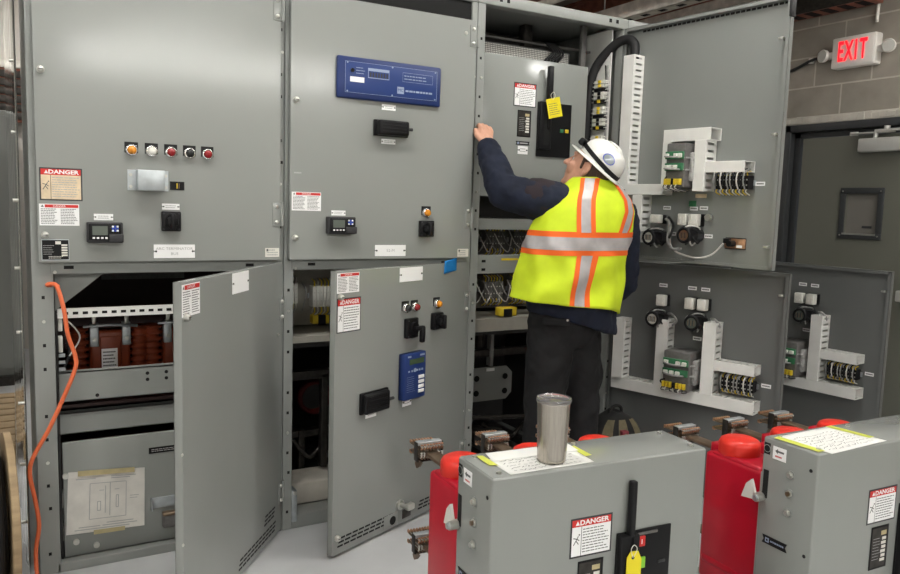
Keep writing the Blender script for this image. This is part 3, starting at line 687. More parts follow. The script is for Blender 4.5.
# --- cabinet 2 lower door, open
d = make_door(c2, B2 - .004, .874, .012, 1.146, 23.5, 'lower_door', 0., (.957, .24)); lower2 = d
put(d, warn_sign(.122, .078), 'warning_label', .806, 1.098); put(d, danger_sign(.132, .135), 'danger_sign', .800, .972)
for z in (1.045, .083): put(d, knob_latch(), 'latch_knob', .850, z)
put(d, name_label(.152, .060, ['']), 'name_label', .426, 1.110)
put(d, push_button('blacklens'), 'push_button', .462, .968); put(d, push_button('redlens'), 'push_button', .402, .968, label='dark red push button'); put(d, push_button('amber'), 'indicator_light', .246, .968, label='amber indicator light')
put(d, selector_switch(.075, .085, True), 'control_switch', .430, .880, label='black pistol-grip switch'); put(d, selector_switch(.07, .075), 'control_switch', .250, .892)
b = MB(); w, h = .142, .200
b.box(-w/2, w/2, -h/2, h/2, 0, .035, 'blue', .004); b.box(-w*.5, w*.5, -h*.5, h*.5, .0, .02, 'bluedark', .004)
rect(b, -w*.30, w*.40, h*.26, h*.38, 'lcdgreen', .0362); rect(b, -w*.38, -w*.22, h*.42, h*.46, 'silverline', .0362); rect(b, w*.2, w*.42, h*.42, h*.46, 'silverline', .0362)
for i, x in enumerate((-.3, -.15, .08, .2, .32)): b.box((x - .04)*w, (x + .03)*w, h*.10, h*.14, .035, .0363, 'silverline')
b.cyl((-.02*w, .13*h, .035), (-.02*w, .13*h, .0365), .009, 'silverline', 14)
for i in range(4): b.box(w*.14, w*.40, h*(.0 - i*.105) - h*.075, h*(.0 - i*.105), .035, .040, 'white', .002)
textlines(b, -w*.40, w*.0, -h*.34, h*.02, 8, 'silverline', z=.0364, th=.08)
put(d, b, 'protective_relay', .424, .674, label='blue protective relay with small display and white keys')
put(d, test_block(.165, .088, 'black', .036), 'test_block', .652, .602, label='black test block cover')
put(d, name_label(.064, .036, []), 'name_label', .664, .553); put(d, name_label(.06, .036, []), 'name_label', .436, .556)
b = MB(); b.cyl((0, 0, 0), (0, 0, .012), .022, 'steel', 16); b.cyl((0, 0, .01), (0, 0, .05), .011, 'steel', 12); b.box(-.008, .035, -.014, .014, .035, .062, 'steel', .006); put(d, b, 'door_handle', .47, .105, label='plated turn handle')
put(d, vents(9), 'vent_slots', .845, .040); put(d, vents(6), 'vent_slots', .34, .040)
b = MB(); b.box(-.045, .045, -.030, .030, 0, .003, 'frame', .001); b.cyl((.01, .0, .002), (.01, .0, .005), .019, 'hole', 16); put(d, b, 'lock_plate', .525, .048)
b = MB(); b.box(-.028, .028, -.020, .020, 0, .003, 'castblack', .001); put(d, b, 'vent_screen', .42, .052)
# blue tape stuck on that door: a thing of its own
T = Matrix.Translation((B2, 0, 0)) @ Matrix.Rotation(R(23.5), 4, 'Z')
b = MB(); vs = []
for i in range(7):
    for j in range(7):
        u, v = i/6, j/6; vs.append(tuple(T @ Vector((-.203 + u*.086 + .004*v, -.0018 - .006*max(0, u - .75)*4*(1 - v*.5), 1.098 + v*.058 + .012*u))))
b.add(vs, [(i*7 + j, (i + 1)*7 + j, (i + 1)*7 + j + 1, i*7 + j + 1) for i in range(6) for j in range(6)], 'bluetape', True)
o = b.build('tape_piece', fix=False); sm = o.modifiers.new('s', 'SOLIDIFY'); sm.thickness = .0006
tag(o, 'scrap of blue masking tape at the top of the open door with blue relay', 'tape')

# --- open doors seen from inside
def iput(d, mb, name, s, z, label=None, **kw): return put(d, mb, name, s, z, y=.003, rot=INN, label=label)
def vduct(d, s, z0, z1, near=True, far=True, w=.062, dp=.08): 
    # in the INN frame +x points to larger s
    return iput(d, wire_duct(z1 - z0, w, dp, near, far), 'wire_duct', s, z0)
def hduct(d, s0, s1, zc, w=.055, dp=.08, near=True, far=True):
    o = iput(d, wire_duct(s1 - s0, w, dp, near, far), 'wire_duct', s0, zc); o.rotation_euler = (Matrix.Rotation(PI, 4, 'Z') @ Matrix.Rotation(PI/2, 4, 'X') @ Matrix.Rotation(-PI/2, 4, 'Z')).to_euler(); return o
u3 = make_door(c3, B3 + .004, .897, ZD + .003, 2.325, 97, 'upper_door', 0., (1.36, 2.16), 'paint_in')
vduct(u3, .085, 1.515, 2.178, w=.066)
b = MB(); b.box(-.012, .012, 0, .05, 0, .02, 'galv', .002); b.cyl((0, .02, .02), (0, .02, .03), .008, 'steel', 8); iput(u3, b, 'bracket', .075, 2.175)
vduct(u3, .185, 1.25, 1.485, w=.056); hduct(u3, .105, .335, 1.512, w=.05, near=False)
hduct(u3, .325, .588, 1.765, w=.056, near=False, far=False); vduct(u3, .350, 1.505, 1.738, near=False, w=.05); vduct(u3, .538, 1.505, 1.738, w=.058, dp=.085)
hduct(u3, .567, .768, 1.614, w=.048, near=False, far=False)
iput(u3, protection_relay(.105, .205), 'relay_module', .440, 1.622, label='grey relay module with green terminal strips')
iput(u3, terminal_rack(.165, .10, 10), 'terminal_strip', .690, 1.545)
o = iput(u3, switch_back('cream'), 'switch_back', .295, 1.280, label='round black switch body with cream centre')
iput(u3, switch_back('copper', 'wirewhite'), 'switch_back', .498, 1.300, label='round black switch body with copper-coloured centre')
o = iput(u3, relay_cube(.055, .042), 'relay', .285, 1.370)
iput(u3, relay_cube(), 'relay', .445, 1.372); iput(u3, relay_cube(), 'relay', .506, 1.372)
b = MB(); b.cyl((0, 0, 0), (0, 0, .03), .012, 'chrome', 14); b.cyl((0, 0, .02), (0, 0, .035), .017, 'steel', 6, smooth=False); iput(u3, b, 'bulb_socket', .565, 1.385)
b = MB(); b.box(-.052, .052, -.022, .022, 0, .012, 'copper', .003); b.box(-.052, .052, -.026, .026, 0, .006, 'black', .002); b.cyl((-.005, 0, .01), (-.005, 0, .05), .014, 'black', 18); b.box(-.048, -.018, .0, .022, .01, .03, 'black', .002); b.box(.012, .04, -.018, -.006, .012, .015, 'white'); iput(u3, b, 'connector_block', .700, 1.272)
for s, z in ((.80, 1.541), (.555, 1.298), (.31, 1.425), (.465, 1.425), (.52, 1.428), (.35, 1.30)): iput(u3, tiny_label(), 'wire_label', s, z)
b = MB(); b.box(-.018, .018, -.014, .014, 0, .012, 'green', .003); iput(u3, b, 'relay', .46, 1.448)
b = MB(); b.box(-.03, .03, -.009, .009, 0, .002, 'aged'); iput(u3, b, 'wire_label', .50, 1.485)
for pts, r_, k in (([(-.36, 1.36, .03), (-.385, 1.31, .06), (-.38, 1.25, .05), (-.42, 1.215, .05), (-.52, 1.195, .04), (-.60, 1.215, .035), (-.655, 1.27, .03)], .0042, 'wirewhite'), ([(-.33, 1.37, .03), (-.375, 1.35, .06), (-.37, 1.27, .06), (-.40, 1.23, .06), (-.45, 1.235, .06)], .007, 'wiregrey'), ([(-.345, 1.38, .03), (-.39, 1.34, .05), (-.385, 1.28, .07)], .006, 'blackr')):
    b = MB(); b.tube(pts, r_, k, 8)
    for i in range(len(b.v)): x, y, z = b.v[i]; b.v[i] = (x, .003 + z, y)
    b.build('wire', u3, local=True)
def stud(): b = MB(); b.cyl((0, 0, 0), (0, 0, .03), .006, 'steel', 10); b.box(-.016, .006, -.005, .005, .026, .034, 'steel', .002); return b
for z in (1.267, 2.15, 1.75): iput(u3, stud(), 'latch_stud', .868, z)
# slotted vents along the top edge of this door, with a black rubber bumper
b = MB()
for i in range(30): b.box(.10 + i*.026, .12 + i*.026, 0, .010, 0, .001, 'hole')
iput(u3, b, 'vent_slots', 0, 2.296)
b = MB(); b.box(-.006, .006, -.035, .035, -.004, .03, 'blackr', .002); iput(u3, b, 'bumper', .897, 2.27)

def lower_panel(c, hx, ang, full=True):
    d = make_door(c, hx + .004, .897, .012, 1.146, ang, 'lower_door', 0., (.95, .22), 'paint_shaded')
    vduct(d, .085, .51, .85, w=.06); hduct(d, .055, .800, .513, w=.056); vduct(d, .325, .54, .875, w=.058); vduct(d, .570, .54, .888, w=.060, dp=.085)
    hduct(d, .600, .792, .688, w=.046)
    iput(d, protection_relay(.135, .190), 'relay_module', .435, .640, label='grey relay module with green terminal strips')
    iput(d, terminal_rack(.155, .088, 10), 'terminal_strip', .705, .606)
    iput(d, switch_back('cream'), 'switch_back', .285, .875); iput(d, switch_back('lcd'), 'switch_back', .490, .880)
    for s in (.298, .448, .512): iput(d, relay_cube(), 'relay', s, .965)
    for s, z in ((.28, 1.036), (.434, 1.036), (.502, 1.035), (.475, .790), (.822, .615)): iput(d, tiny_label(), 'wire_label', s, z)
    for z in (1.045, .18): iput(d, stud(), 'latch_stud', .872, z)
    for s0 in (.33, .55): 
        b = MB(); b.tube([(s0*-1, .90, .03), (-(s0 + .03), .90, .05), (-(s0 + .05), .87, .04), (-(s0 + .02), .84, .03)], .006, 'wiregrey', 7)
        for i in range(len(b.v)): x, y, z = b.v[i]; b.v[i] = (x, .003 + z, y)
        b.build('wiring', d, local=True)
    return d
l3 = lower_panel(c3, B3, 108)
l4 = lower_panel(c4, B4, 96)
make_door(c4, B4 - .022, .87, ZD + .003, ZT, 0, 'upper_door', YF, (1.36, 2.16))
b = MB(); b.box(B4 + .0, B4 + .004, .0, DEP, 0, ZTOP, 'paint'); b.build('end_panel', c4)

# --- cabinet 1 lower interior
def shelfpanel(c, x0, x1, z0, z1, y, k='frame', th=.004, name='cross_panel', holes=()):
    b = MB(); b.box(x0, x1, y, y + th, z0, z1, k); b.box(x0, x1, y, y + .04, z1 - .004, z1, k); b.box(x0, x1, y, y + .02, z0, z0 + .004, k)
    for hx_, hz_ in holes: b.cyl((hx_, y - .001, hz_), (hx_, y + .001, hz_), .007, 'hole', 10)
    return b.build(name, c)
b = MB(); b.box(.08, .885, .06, .075, .950, .986, 'duct')
for i in range(24): b.box(.10 + i*.033, .118 + i*.033, .0585, .061, .963, .973, 'hole')
b.build('slotted_rail', c1)
shelfpanel(c1, .08, .885, .632, .746, .06, holes=((.39, .72), (.39, .695), (.46, .72), (.46, .695), (.21, .65)))
shelfpanel(c1, .08, .885, .500, .583, .09, k='frame')
b = MB(); b.box(.075, .885, .85, .86, .02, 1.12, 'maroon'); b.build('dark_liner', c1)
b = MB(); b.box(.075, .885, .10, .85, .60, .612, 'maroon'); b.build('dark_liner', c1)
b = MB(); b.box(.075, .082, .06, .85, .02, 1.12, 'darkin'); b.build('dark_liner', c1)
b = MB(); b.box(.86, .867, .06, .85, .02, 1.12, 'darkin'); b.build('dark_liner', c1)
b = MB(); b.box(.083, .86, .84, .85, .63, 1.10, 'maroon'); b.build('dark_liner', c1)
b = MB(); b.prism([(0, 0), (.17, 0), (0, -.14)], 0, .004, 'frame', T=Matrix.Translation((.075, .06, 1.12)) @ Matrix.Rotation(PI/2, 4, 'X')); b.build('gusset', c1)
b = MB(); b.box(-.18, .18, -.025, .025, 0, .002, 'relaygrey'); textlines(b, -.15, .15, -.015, .015, 2, 'ink', z=.003, th=.15)
mount(b, 'faded_label', c1, .47, 1.05, .70)
def insulator(x, y):
    b = MB()
    for s_ in (-1, 1):
        pr = []
        for i in range(9): z = .64 + i*.027; pr += [(.028, z), (.045, z + .006), (.045, z + .012), (.028, z + .018)]
        b.lathe(pr, 'insul', 20, T=Matrix.Translation((x + s_*.115, y, 0)))
    b.box(x - .075, x + .075, y - .05, y + .05, .615, .86, 'insul', .012); b.box(x - .04, x + .04, y - .062, y - .05, .62, .84, 'insul', .01)
    for s_ in (-1, 1):
        b.box(x + s_*.06 - .016, x + s_*.06 + .016, y - .062, y - .03, .80, .895, 'galv', .003); b.cyl((x + s_*.06, y - .05, .83), (x + s_*.06, y - .075, .83), .008, 'steel', 8)
        b.box(x + s_*.06 - .008, x + s_*.06 + .008, y - .07, y - .062, .88, .95, 'steel', .002)
    b.tube([(x - .1, y - .07, .885), (x, y - .09, .89), (x + .1, y - .07, .88)], .006, 'galv', 8)
    return b
for x in (.28, .56, .80):
    o = insulator(x, .32).build('insulator', c1)
b = MB(); b.box(-.030, .030, -.055, .055, 0, .001, 'white'); textlines(b, -.025, .025, -.048, .048, 7, 'ink', z=.0014, th=.2); mount(b, 'rating_label', c1, .275, .735, .257)
for z in (.93, .85, .25, .12):                # left wall fittings and wires
    b = MB(); b.box(.083, .098, .07, .11, z - .03, z + .03, 'wht_plastic', .003); b.build('wire_clamp', c1)
for i in range(5):
    b = MB(); b.box(.083, .105, .065, .075, .70 + i*.026, .712 + i*.026, 'galv', .001); b.build('lug', c1)
b = MB()
b.tube([(.095, .08, .95), (.11, .09, .88), (.12, .12, .80), (.09, .10, .74)], .006, 'blackr', 6); b.build('wire', c1); b = MB(); b.tube([(.095, .085, .95), (.13, .1, .92), (.16, .14, .86), (.12, .10, .80)], .003, 'wirewhite', 6)
b.build('wire', c1)
b = MB(); b.box(.086, .872, .055, .075, .030, .478, 'paint', .004)
for x, z in ((.095, .352), (.126, .088), (.196, .062)): b.cyl((x, .045, z), (x, .056, z), .011, 'steel', 14)
ip = b.build('inner_door', c1)
b = MB(); b.box(-.055, .055, -.012, .012, 0, .002, 'black'); textlines(b, -.045, .05, -.007, .007, 2, 'inkl', z=.0023, th=.2); mb = mount(b, 'brand_plate', ip, .445, .408, .0545)
b = MB(); b.box(-.07, .10, -.022, .022, 0, .004, 'galv', .001); b.box(-.072, -.066, -.022, .022, 0, .03, 'galv', .001); mount(b, 'bracket', ip, .465, .192, .0545)
b = MB(); b.box(-.055, .06, -.032, .032, 0, .030, 'relaygrey', .010); b.box(-.055, .06, .02, .034, .0, .034, 'bronze', .006); mount(b, 'handle', ip, .49, .120, .0545)
# drawing taped to the inner door
t = thing('drawing_sheet', 'creased wiring drawing taped to the inner panel below the orange-brown insulators', 'drawing', (.235, .05, .24))
b = MB(); nx, nz = 14, 11; C4 = [(.104, .365), (.374, .345), (.370, .108), (.092, .120)]
def quadpt(u, v):
    a = Vector(C4[0]).lerp(Vector(C4[1]), u); c = Vector(C4[3]).lerp(Vector(C4[2]), u); return c.lerp(a, v)
vs = []
for j in range(nz + 1):
    for i in range(nx + 1):
        q = quadpt(i/nx, j/nz); vs.append((q.x, .0522 - .002*math.sin(i*1.3 + j*.7)**2 - (.003 if i == 7 else 0), q.y))
b.add(vs, [(j*(nx + 1) + i, j*(nx + 1) + i + 1, (j + 1)*(nx + 1) + i + 1, (j + 1)*(nx + 1) + i) for j in range(nz) for i in range(nx)], 'paperold', True)
def dl(u0, v0, u1, v1, w=.0012):
    a, c = quadpt(u0, v0), quadpt(u1, v1); d_ = (c - a).normalized(); n_ = Vector((-d_.y, d_.x))*w
    b.add([(p.x, .0468, p.y) for p in (a - n_, c - n_, c + n_, a + n_)], [(0, 1, 2, 3)], 'inkl')
for (u0, v0, u1, v1) in ((.28, .22, .28, .80), (.28, .22, .75, .22), (.75, .22, .75, .80), (.28, .80, .75, .80), (.38, .35, .38, .5), (.42, .35, .42, .5), (.38, .35, .42, .35), (.38, .5, .42, .5), (.62, .38, .62, .58), (.65, .38, .65, .58), (.62, .58, .65, .58), (.62, .38, .65, .38), (.48, .3, .48, .75), (.54, .25, .54, .8), (.60, .68, .66, .68), (.40, .68, .46, .68), (.80, .55, .92, .55), (.80, .51, .90, .51)): dl(u0, v0, u1, v1)
for (u0, u1, v) in ((.55, .88, .90), (.55, .8, .87), (.1, .35, .88), (.15, .42, .10), (.45, .9, .10), (.1, .8, .06), (.5, .85, .14)): dl(u0, v, u1, v, .0016)
b.build('sheet', t, fix=False)
for u0, u1, v, w in ((.12, .86, .985, .013), (.34, .74, .01, .011)):
    b = MB(); a, c = quadpt(u0, v), quadpt(u1, v); b.add([(a.x, .0455, a.y - w), (c.x, .0455, c.y - w*.8), (c.x, .0455, c.y + w*.7), (a.x, .0455, a.y + w*.6)], [(0, 1, 2, 3)], 'masktape'); b.build('tape_strip', t, fix=False)
# --- cabinet 2 lower interior
b = MB(); b.box(B1 + .045, B2 - .04, .08, .45, .812, .822, 'beige'); b.box(B1 + .045, B2 - .04, .075, .085, .796, .823, 'beige'); b.build('shelf', c2)
b = MB(); b.box(B1 + .045, B2 - .04, .33, .34, .83, 1.12, 'beige')
b.build('mounting_plate', c2)
for j in range(4):
    o = mount(terminal_rack(.10, .16, 6, .06, 'wht_plastic'), 'terminal_strip', c2, .10 + j*.17, .99 - .02*(j % 2), .32)
for j in range(2):
    b = MB(); b.box(-.04, .04, -.02, .02, 0, .05, 'yellow', .004); b.box(-.015, .02, -.025, .022, .04, .058, 'black', .003); mount(b, 'connector_block', c2, .27 + j*.30, .86, .33)
b = MB()
for j in range(6): b.tube([(B1 + .07 + j*.05, .42, 1.08), (B1 + .08 + j*.06, .30, 1.0), (B1 + .09 + j*.05, .32, .90), (B1 + .12 + j*.05, .40, .86)], .0035, 'wirewhite' if j % 2 else 'wiregrey', 6)
b.build('wiring', c2)
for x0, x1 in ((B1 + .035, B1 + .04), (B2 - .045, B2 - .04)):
    b = MB(); b.box(x0, x1, .06, .95, .02, .80, 'darkin'); b.build('dark_liner', c2)
b = MB(); b.box(B1 + .04, B2 - .045, .94, .95, .02, .80, 'darkin'); b.build('dark_liner', c2)
b = MB(); b.box(B1 + .042, B2 - .047, .10, .94, .77, .79, 'darkin'); b.build('dark_liner', c2)
b = MB(); T = Matrix.Translation((1.20, .45, .46)) @ Matrix.Rotation(PI/2, 4, 'X'); b.lathe([(.065, 0), (.085, .01), (.085, .05), (.075, .06), (.067, .06), (.06, .02)], 'dimred', 28, T=T); b.cyl((0, 0, -.2), (0, 0, .03), .07, 'darkin', 24, T=T); b.build('stab_bushing', c2)
b = MB(); b.box(1.00, 1.75, .30, .36, .30, .33, 'castblack', .004); b.box(1.08, 1.11, .28, .40, .10, .34, 'castblack', .003); b.box(1.22, 1.25, .22, .5, .14, .17, 'castblack', .003); b.box(1.0, 1.75, .2, .24, .60, .64, 'castblack', .003); b.box(1.16, 1.19, .2, .24, .18, .62, 'castblack', .003)
b.tube([(1.05, .28, .30), (1.12, .25, .22), (1.2, .27, .26), (1.28, .25, .16)], .010, 'castblack', 8)
b.build('racking_mechanism', c2)
b = MB(); b.box(B1 + .06, B2 - .05, .10, .28, .06, .16, 'concretewhite', .008); b.build('sill_block', c2)
b = MB(); b.box(B1 + .042, B2 - .05, .0, .10, .0, .06, 'frame', .003); b.box(B1 + .042, B1 + .065, -.005, .06, .03, .17, 'galv', .003); b.cyl((B1 + .055, -.012, .16), (B1 + .055, 0, .16), .009, 'steel', 8); b.build('bottom_rail', c2)
# --- cabinet 3 interior
SX0, SX1 = B2 + .04, B3 - .045
b = MB(); b.box(1.925, 2.565, .12, .14, 1.455, 2.14, 'paint', .005); br = b.build('breaker_cover', c3, label=None) if False else b.build('breaker_cover', c3)
def brmount(mb, n, x, z, y=.1195, label=None):
    o = mount(mb, n, br, x, z, y)
    if label: o['label'] = label
    return o
brmount(danger_sign(.135, .115), 'danger_sign', 2.172, 1.960)
def breaker_plate(w, h):
    b = MB(); b.box(-w/2, w/2, -h/2, h/2, 0, .002, 'black', .001); rect(b, -w*.45, w*.4, -h*.46, h*.46, 'castblack', .0024)
    textlines(b, -w*.38, w*.05, -h*.3, h*.25, 8, 'inkl', z=.0028, th=.1)
    rect(b, w*.05, w*.36, h*.28, h*.38, 'masktape', .0028)
    for i in range(6): rect(b, w*(.12 - (i % 2)*.04), w*.36, h*(.2 - i*.1) - h*.035, h*(.2 - i*.1) + h*.035, 'cream', .0029)
    return b
brmount(breaker_plate(.082, .130), 'data_plate', 2.172, 1.820)
b = MB(); b.prism([(-.042, -.009), (.042, -.009), (.036, 0), (.042, .009), (-.042, .009), (-.036, 0)], 0, .002, 'black'); b.box(-.034, -.022, -.005, .005, .002, .0026, 'silverline'); rect(b, -.018, .030, -.003, .003, 'inkl', .0027); brmount(b, 'brand_plate', 2.168, 1.724)
brmount(name_label(.060, .040, []), 'name_label', 2.170, 1.690)
b = MB(); b.box(-.105, .105, -.135, .135, 0, .010, 'black', .002); b.box(-.105, -.035, -.10, .135, .008, .032, 'black', .004); b.box(-.085, -.05, -.08, .10, .030, .034, 'hole')
for x, y, k in ((.035, .05, 'green'), (.0, .03, 'green'), (.045, .0, 'green'), (.078, .0, 'yellow')):
    if k == 'yellow' or y == 0: b.box(x - .011, x + .011, y - .009, y + .009, .009, .014, k, .002)
brmount(b, 'control_panel', 2.355, 1.800, label='black breaker control panel')
b = MB(); b.box(-.014, .014, -.10, .09, .02, .045, 'black', .005); b.box(-.010, .010, -.22, -.08, .02, .040, 'black', .004); brmount(b, 'operating_handle', 2.300, 2.02, label='black operating handle')
# yellow tag hanging from that handle
t = thing('lockout_tag', 'yellow tag hanging from the black handle of the breaker inside the open cabinet', 'tag', (2.30, .06, 1.97))
b = MB(); T = Matrix.Translation((2.313, .064, 1.905)) @ Matrix.Rotation(R(-14), 4, 'Y') @ Matrix.Rotation(PI/2, 4, 'X')
b.box(-.043, .043, -.048, .048, 0, .0012, 'tagyellow', .0004, T=T, seg=1); b.build('card', t)
b = MB(); textlines(b, -.033, .034, -.036, .026, 6, 'ink', z=.0016, th=.14)
for i in range(len(b.v)): b.v[i] = tuple(T @ Vector(b.v[i]))
b.build('writing', t)
b = MB(); b.tube([(2.296, .064, 1.945), (2.285, .058, 1.965), (2.300, .055, 1.98), (2.312, .06, 1.96), (2.30, .062, 1.944)], .0016, 'wirewhite', 5); b.build('tie', t)
# grille above, small equipment behind it
b = MB(); b.box(1.90, 2.50, .20, .204, 2.13, 2.21, 'relaygrey')
for i in range(60):
    for j in range(8): b.box(1.905 + i*.0098, 1.911 + i*.0098, .1985, .2, 2.137 + j*.0088, 2.1425 + j*.0088, 'wht_plastic')
b.build('grille', c3)
b = MB(); b.box(1.86, 2.66, .22, .23, 2.235, 2.245, 'relaygrey'); b.box(1.86, 2.66, .50, .51, 2.0, 2.33, 'darkin'); b.box(2.28, 2.33, .3, .35, 2.14, 2.35, 'castblack', .002); b.box(2.53, 2.56, .14, .16, 2.14, 2.35, 'relaygrey', .002); b.build('cross_brace', c3)  # front brace and backing sheet coloured dark to carry the deep shade here
b = MB()
for i in range(5): b.tube([(2.36 + i*.012, .22, 2.25), (2.38 + i*.016, .18, 2.20), (2.34 + i*.02, .20, 2.15), (2.42 + i*.01, .24, 2.10)], .006, 'blackr', 6)
b.build('wiring', c3)
# right inner wall: galvanised back strip, terminal blocks, black cable bundle
b = MB(); b.box(2.655, 2.662, .052, .30, 1.2, 2.33, 'duct')
b.build('mounting_plate', c3)
ROTX = (PI/2, 0, -PI/2)
for z in (1.60, 1.735, 1.885, 2.02):
    b = MB()
    for i in range(6):
        zz = -.055 + i*.02
        b.box(-.045, .03, zz - .0085, zz + .0085, 0, .035, 'wht_plastic' if i % 3 else 'black', .001, seg=1); b.box(-.012, .008, zz - .008, zz + .008, .034, .040, 'yellow' if i in (0, 4, 5) else 'black', .001, seg=1)
        b.tube([(-.04, zz, .02), (-.062, zz, .03), (-.075, zz + .004, .01)], .0025, 'cream', 5, sub=3); b.tube([(.028, zz, .02), (.045, zz, .028), (.052, zz, .01)], .0025, 'wirewhite', 5, sub=3)
    b.build('terminal_strip', c3, loc=(2.652 - B2, .085, z), rot=ROTX)
b = MB(); b.tube([(2.62, .19, 1.40), (2.625, .185, 1.7), (2.62, .175, 1.95), (2.625, .16, 2.10), (2.64, .12, 2.18), (2.665, .04, 2.25), (2.685, -.03, 2.27), (2.69, -.08, 2.235), (2.685, -.088, 2.165)], .0235, 'blackr', 12)
for z in (1.6, 1.75, 1.9, 2.03): b.lathe([(.024, -.003), (.027, 0), (.024, .003)], 'wiregrey', 12, T=Matrix.Translation((2.622, .182, z)))
b.build('cable_bundle', c3)
b = MB(); b.tube([(2.645, .06, 1.3), (2.648, .06, 1.7), (2.645, .058, 2.0), (2.65, .07, 2.15)], .006, 'wiregrey', 6); b.tube([(2.64, .075, 2.15), (2.65, .062, 1.9), (2.645, .065, 1.5)], .004, 'blackr', 6); b.build('wiring', c3)
b = MB(); b.box(SX0, SX1, .07, .075, 1.295, 1.352, 'frame'); b.box(SX0, SX1, .07, .5, 1.348, 1.352, 'darkin'); b.box(SX0, SX0 + .03, .055, .075, 1.43, 1.46, 'steel'); b.build('cross_panel', c3)
b = MB(); b.box(SX0, SX1, .30, .306, 1.352, 1.455, 'darkin'); b.build('dark_liner', c3)
b = MB(); b.box(SX0 - .005, SX1, .02, .06, 1.085, ZD + .012, 'frame', .002, seg=1)
for x in (SX0 + .045, SX0 + .05): 
    for z in (1.105, 1.145): b.box(x - .008, x + .008, .0185, .021, z - .006, z + .006, 'hole')
b.cyl((SX0 + .0, .014, 1.15), (SX0 + .0, .02, 1.15), .006, 'steel', 8); b.box(2.00, 2.10, .0185, .0215, 1.148, 1.158, 'yellow'); b.build('middle_rail', c3)
for zc in (1.235, .975):
    b = MB(); b.box(SX0, SX1, .30, .305, zc - .10, zc + .075, 'relaygrey'); b.build('mounting_plate', c3)
    for j in range(4): mount(terminal_rack(.12, .15, 7, .055, 'relaygrey'), 'terminal_strip', c3, SX0 - B2 + .09 + j*.17, zc, .30)
    b = MB(); b.tube([(SX0 + .04, .28, zc - .09), (SX0 + .045, .26, zc + .03), (SX0 + .08, .26, zc + .07), (SX0 + .2, .27, zc + .07)], .012, 'blackr', 8)
    for j in range(7): b.tube([(SX0 + .10 + j*.05, .26, zc + .05), (SX0 + .12 + j*.05, .22, zc - .02), (SX0 + .15 + j*.06, .23, zc - .06), (SX0 + .22 + j*.05, .26, zc + .02)], .003, 'wirewhite' if j % 2 else 'wiregrey', 6)
    b.build('wiring', c3)
b = MB(); b.box(SX0, SX1, .06, .32, .84, .855, 'beige'); b.box(SX0, SX1, .055, .065, .795, .858, 'beige'); b.build('shelf', c3)
b = MB(); b.box(-.05, .05, -.022, .022, 0, .05, 'yellow', .004); b.box(-.03, .02, -.025, .015, .045, .055, 'black', .003); mount(b, 'connector_block', c3, 2.09 - B2, .885, .12)
for x0, x1 in ((SX0 - .005, SX0), (SX1, SX1 + .005)):
    b = MB(); b.box(x0, x1, .06, .95, .02, .79, 'darkin'); b.build('dark_liner', c3)
b = MB(); b.box(SX0, SX1, .94, .95, .02, .79, 'darkin'); b.box(SX0, SX1, .07, .94, .775, .79, 'darkin'); b.build('dark_liner', c3)
b = MB()                                        # racking plate with holes
T = Matrix.Translation((0, .33, 0))
b.prism([(2.0, .375), (2.24, .375), (2.275, .41), (2.275, .52), (2.24, .555), (2.0, .555)], 0, .012, 'frame', T=Matrix.Translation((0, .30, 0)) @ Matrix.Rotation(PI/2, 4, 'X'))
for x in (2.05, 2.23):
    for z in (.42, .50): b.cyl((x, .284, z), (x, .29, z), .016, 'hole', 14)
b.box(2.11, 2.16, .285, .289, .535, .55, 'white'); b.build('racking_plate', c3)
b = MB(); b.box(1.95, 2.55, .34, .38, .60, .64, 'castblack', .004); b.box(2.16, 2.18, .33, .37, .55, .78, 'frame', .002); b.cyl((2.1, .36, .66), (2.1, .36, .74), .03, 'castblack', 14)
b.box(1.95, 2.6, .12, .16, .10, .14, 'castblack', .004); b.box(2.05, 2.10, .0, .9, .06, .10, 'castblack', .004); b.box(2.42, 2.47, .0, .9, .06, .10, 'castblack', .004); b.tube([(2.0, .15, .3), (2.15, .12, .22), (2.3, .16, .27), (2.45, .12, .16)], .012, 'castblack', 8)
b.box(1.93, 2.1, .1, .2, .22, .28, 'castblack', .006); b.cyl((1.92, .11, .35), (2.5, .11, .30), .012, 'castblack', 10); b.build('racking_mechanism', c3)

# orange extension cord
b = MB(); b.tube([(.095, .11, 1.06), (.078, .03, 1.077), (.050, -.012, 1.083), (.062, -.024, 1.088), (.080, -.040, 1.077), (.098, -.06, .998), (.109, -.06, .907), (.132, -.06, .822), (.125, -.065, .772), (.085, -.068, .673), (.038, -.068, .568), (-.012, -.06, .472), (-.023, -.06, .412), (-.009, -.06, .317), (.001, -.06, .222), (-.011, -.06, .131), (-.010, -.07, .045), (-.0, -.12, .010), (.05, -.3, .010), (.0, -.8, .010)], .0075, 'cord', 10)
tag(b.build('extension_cord'), 'orange extension cord hanging out of the left cabinet down to the floor', 'extension cord')

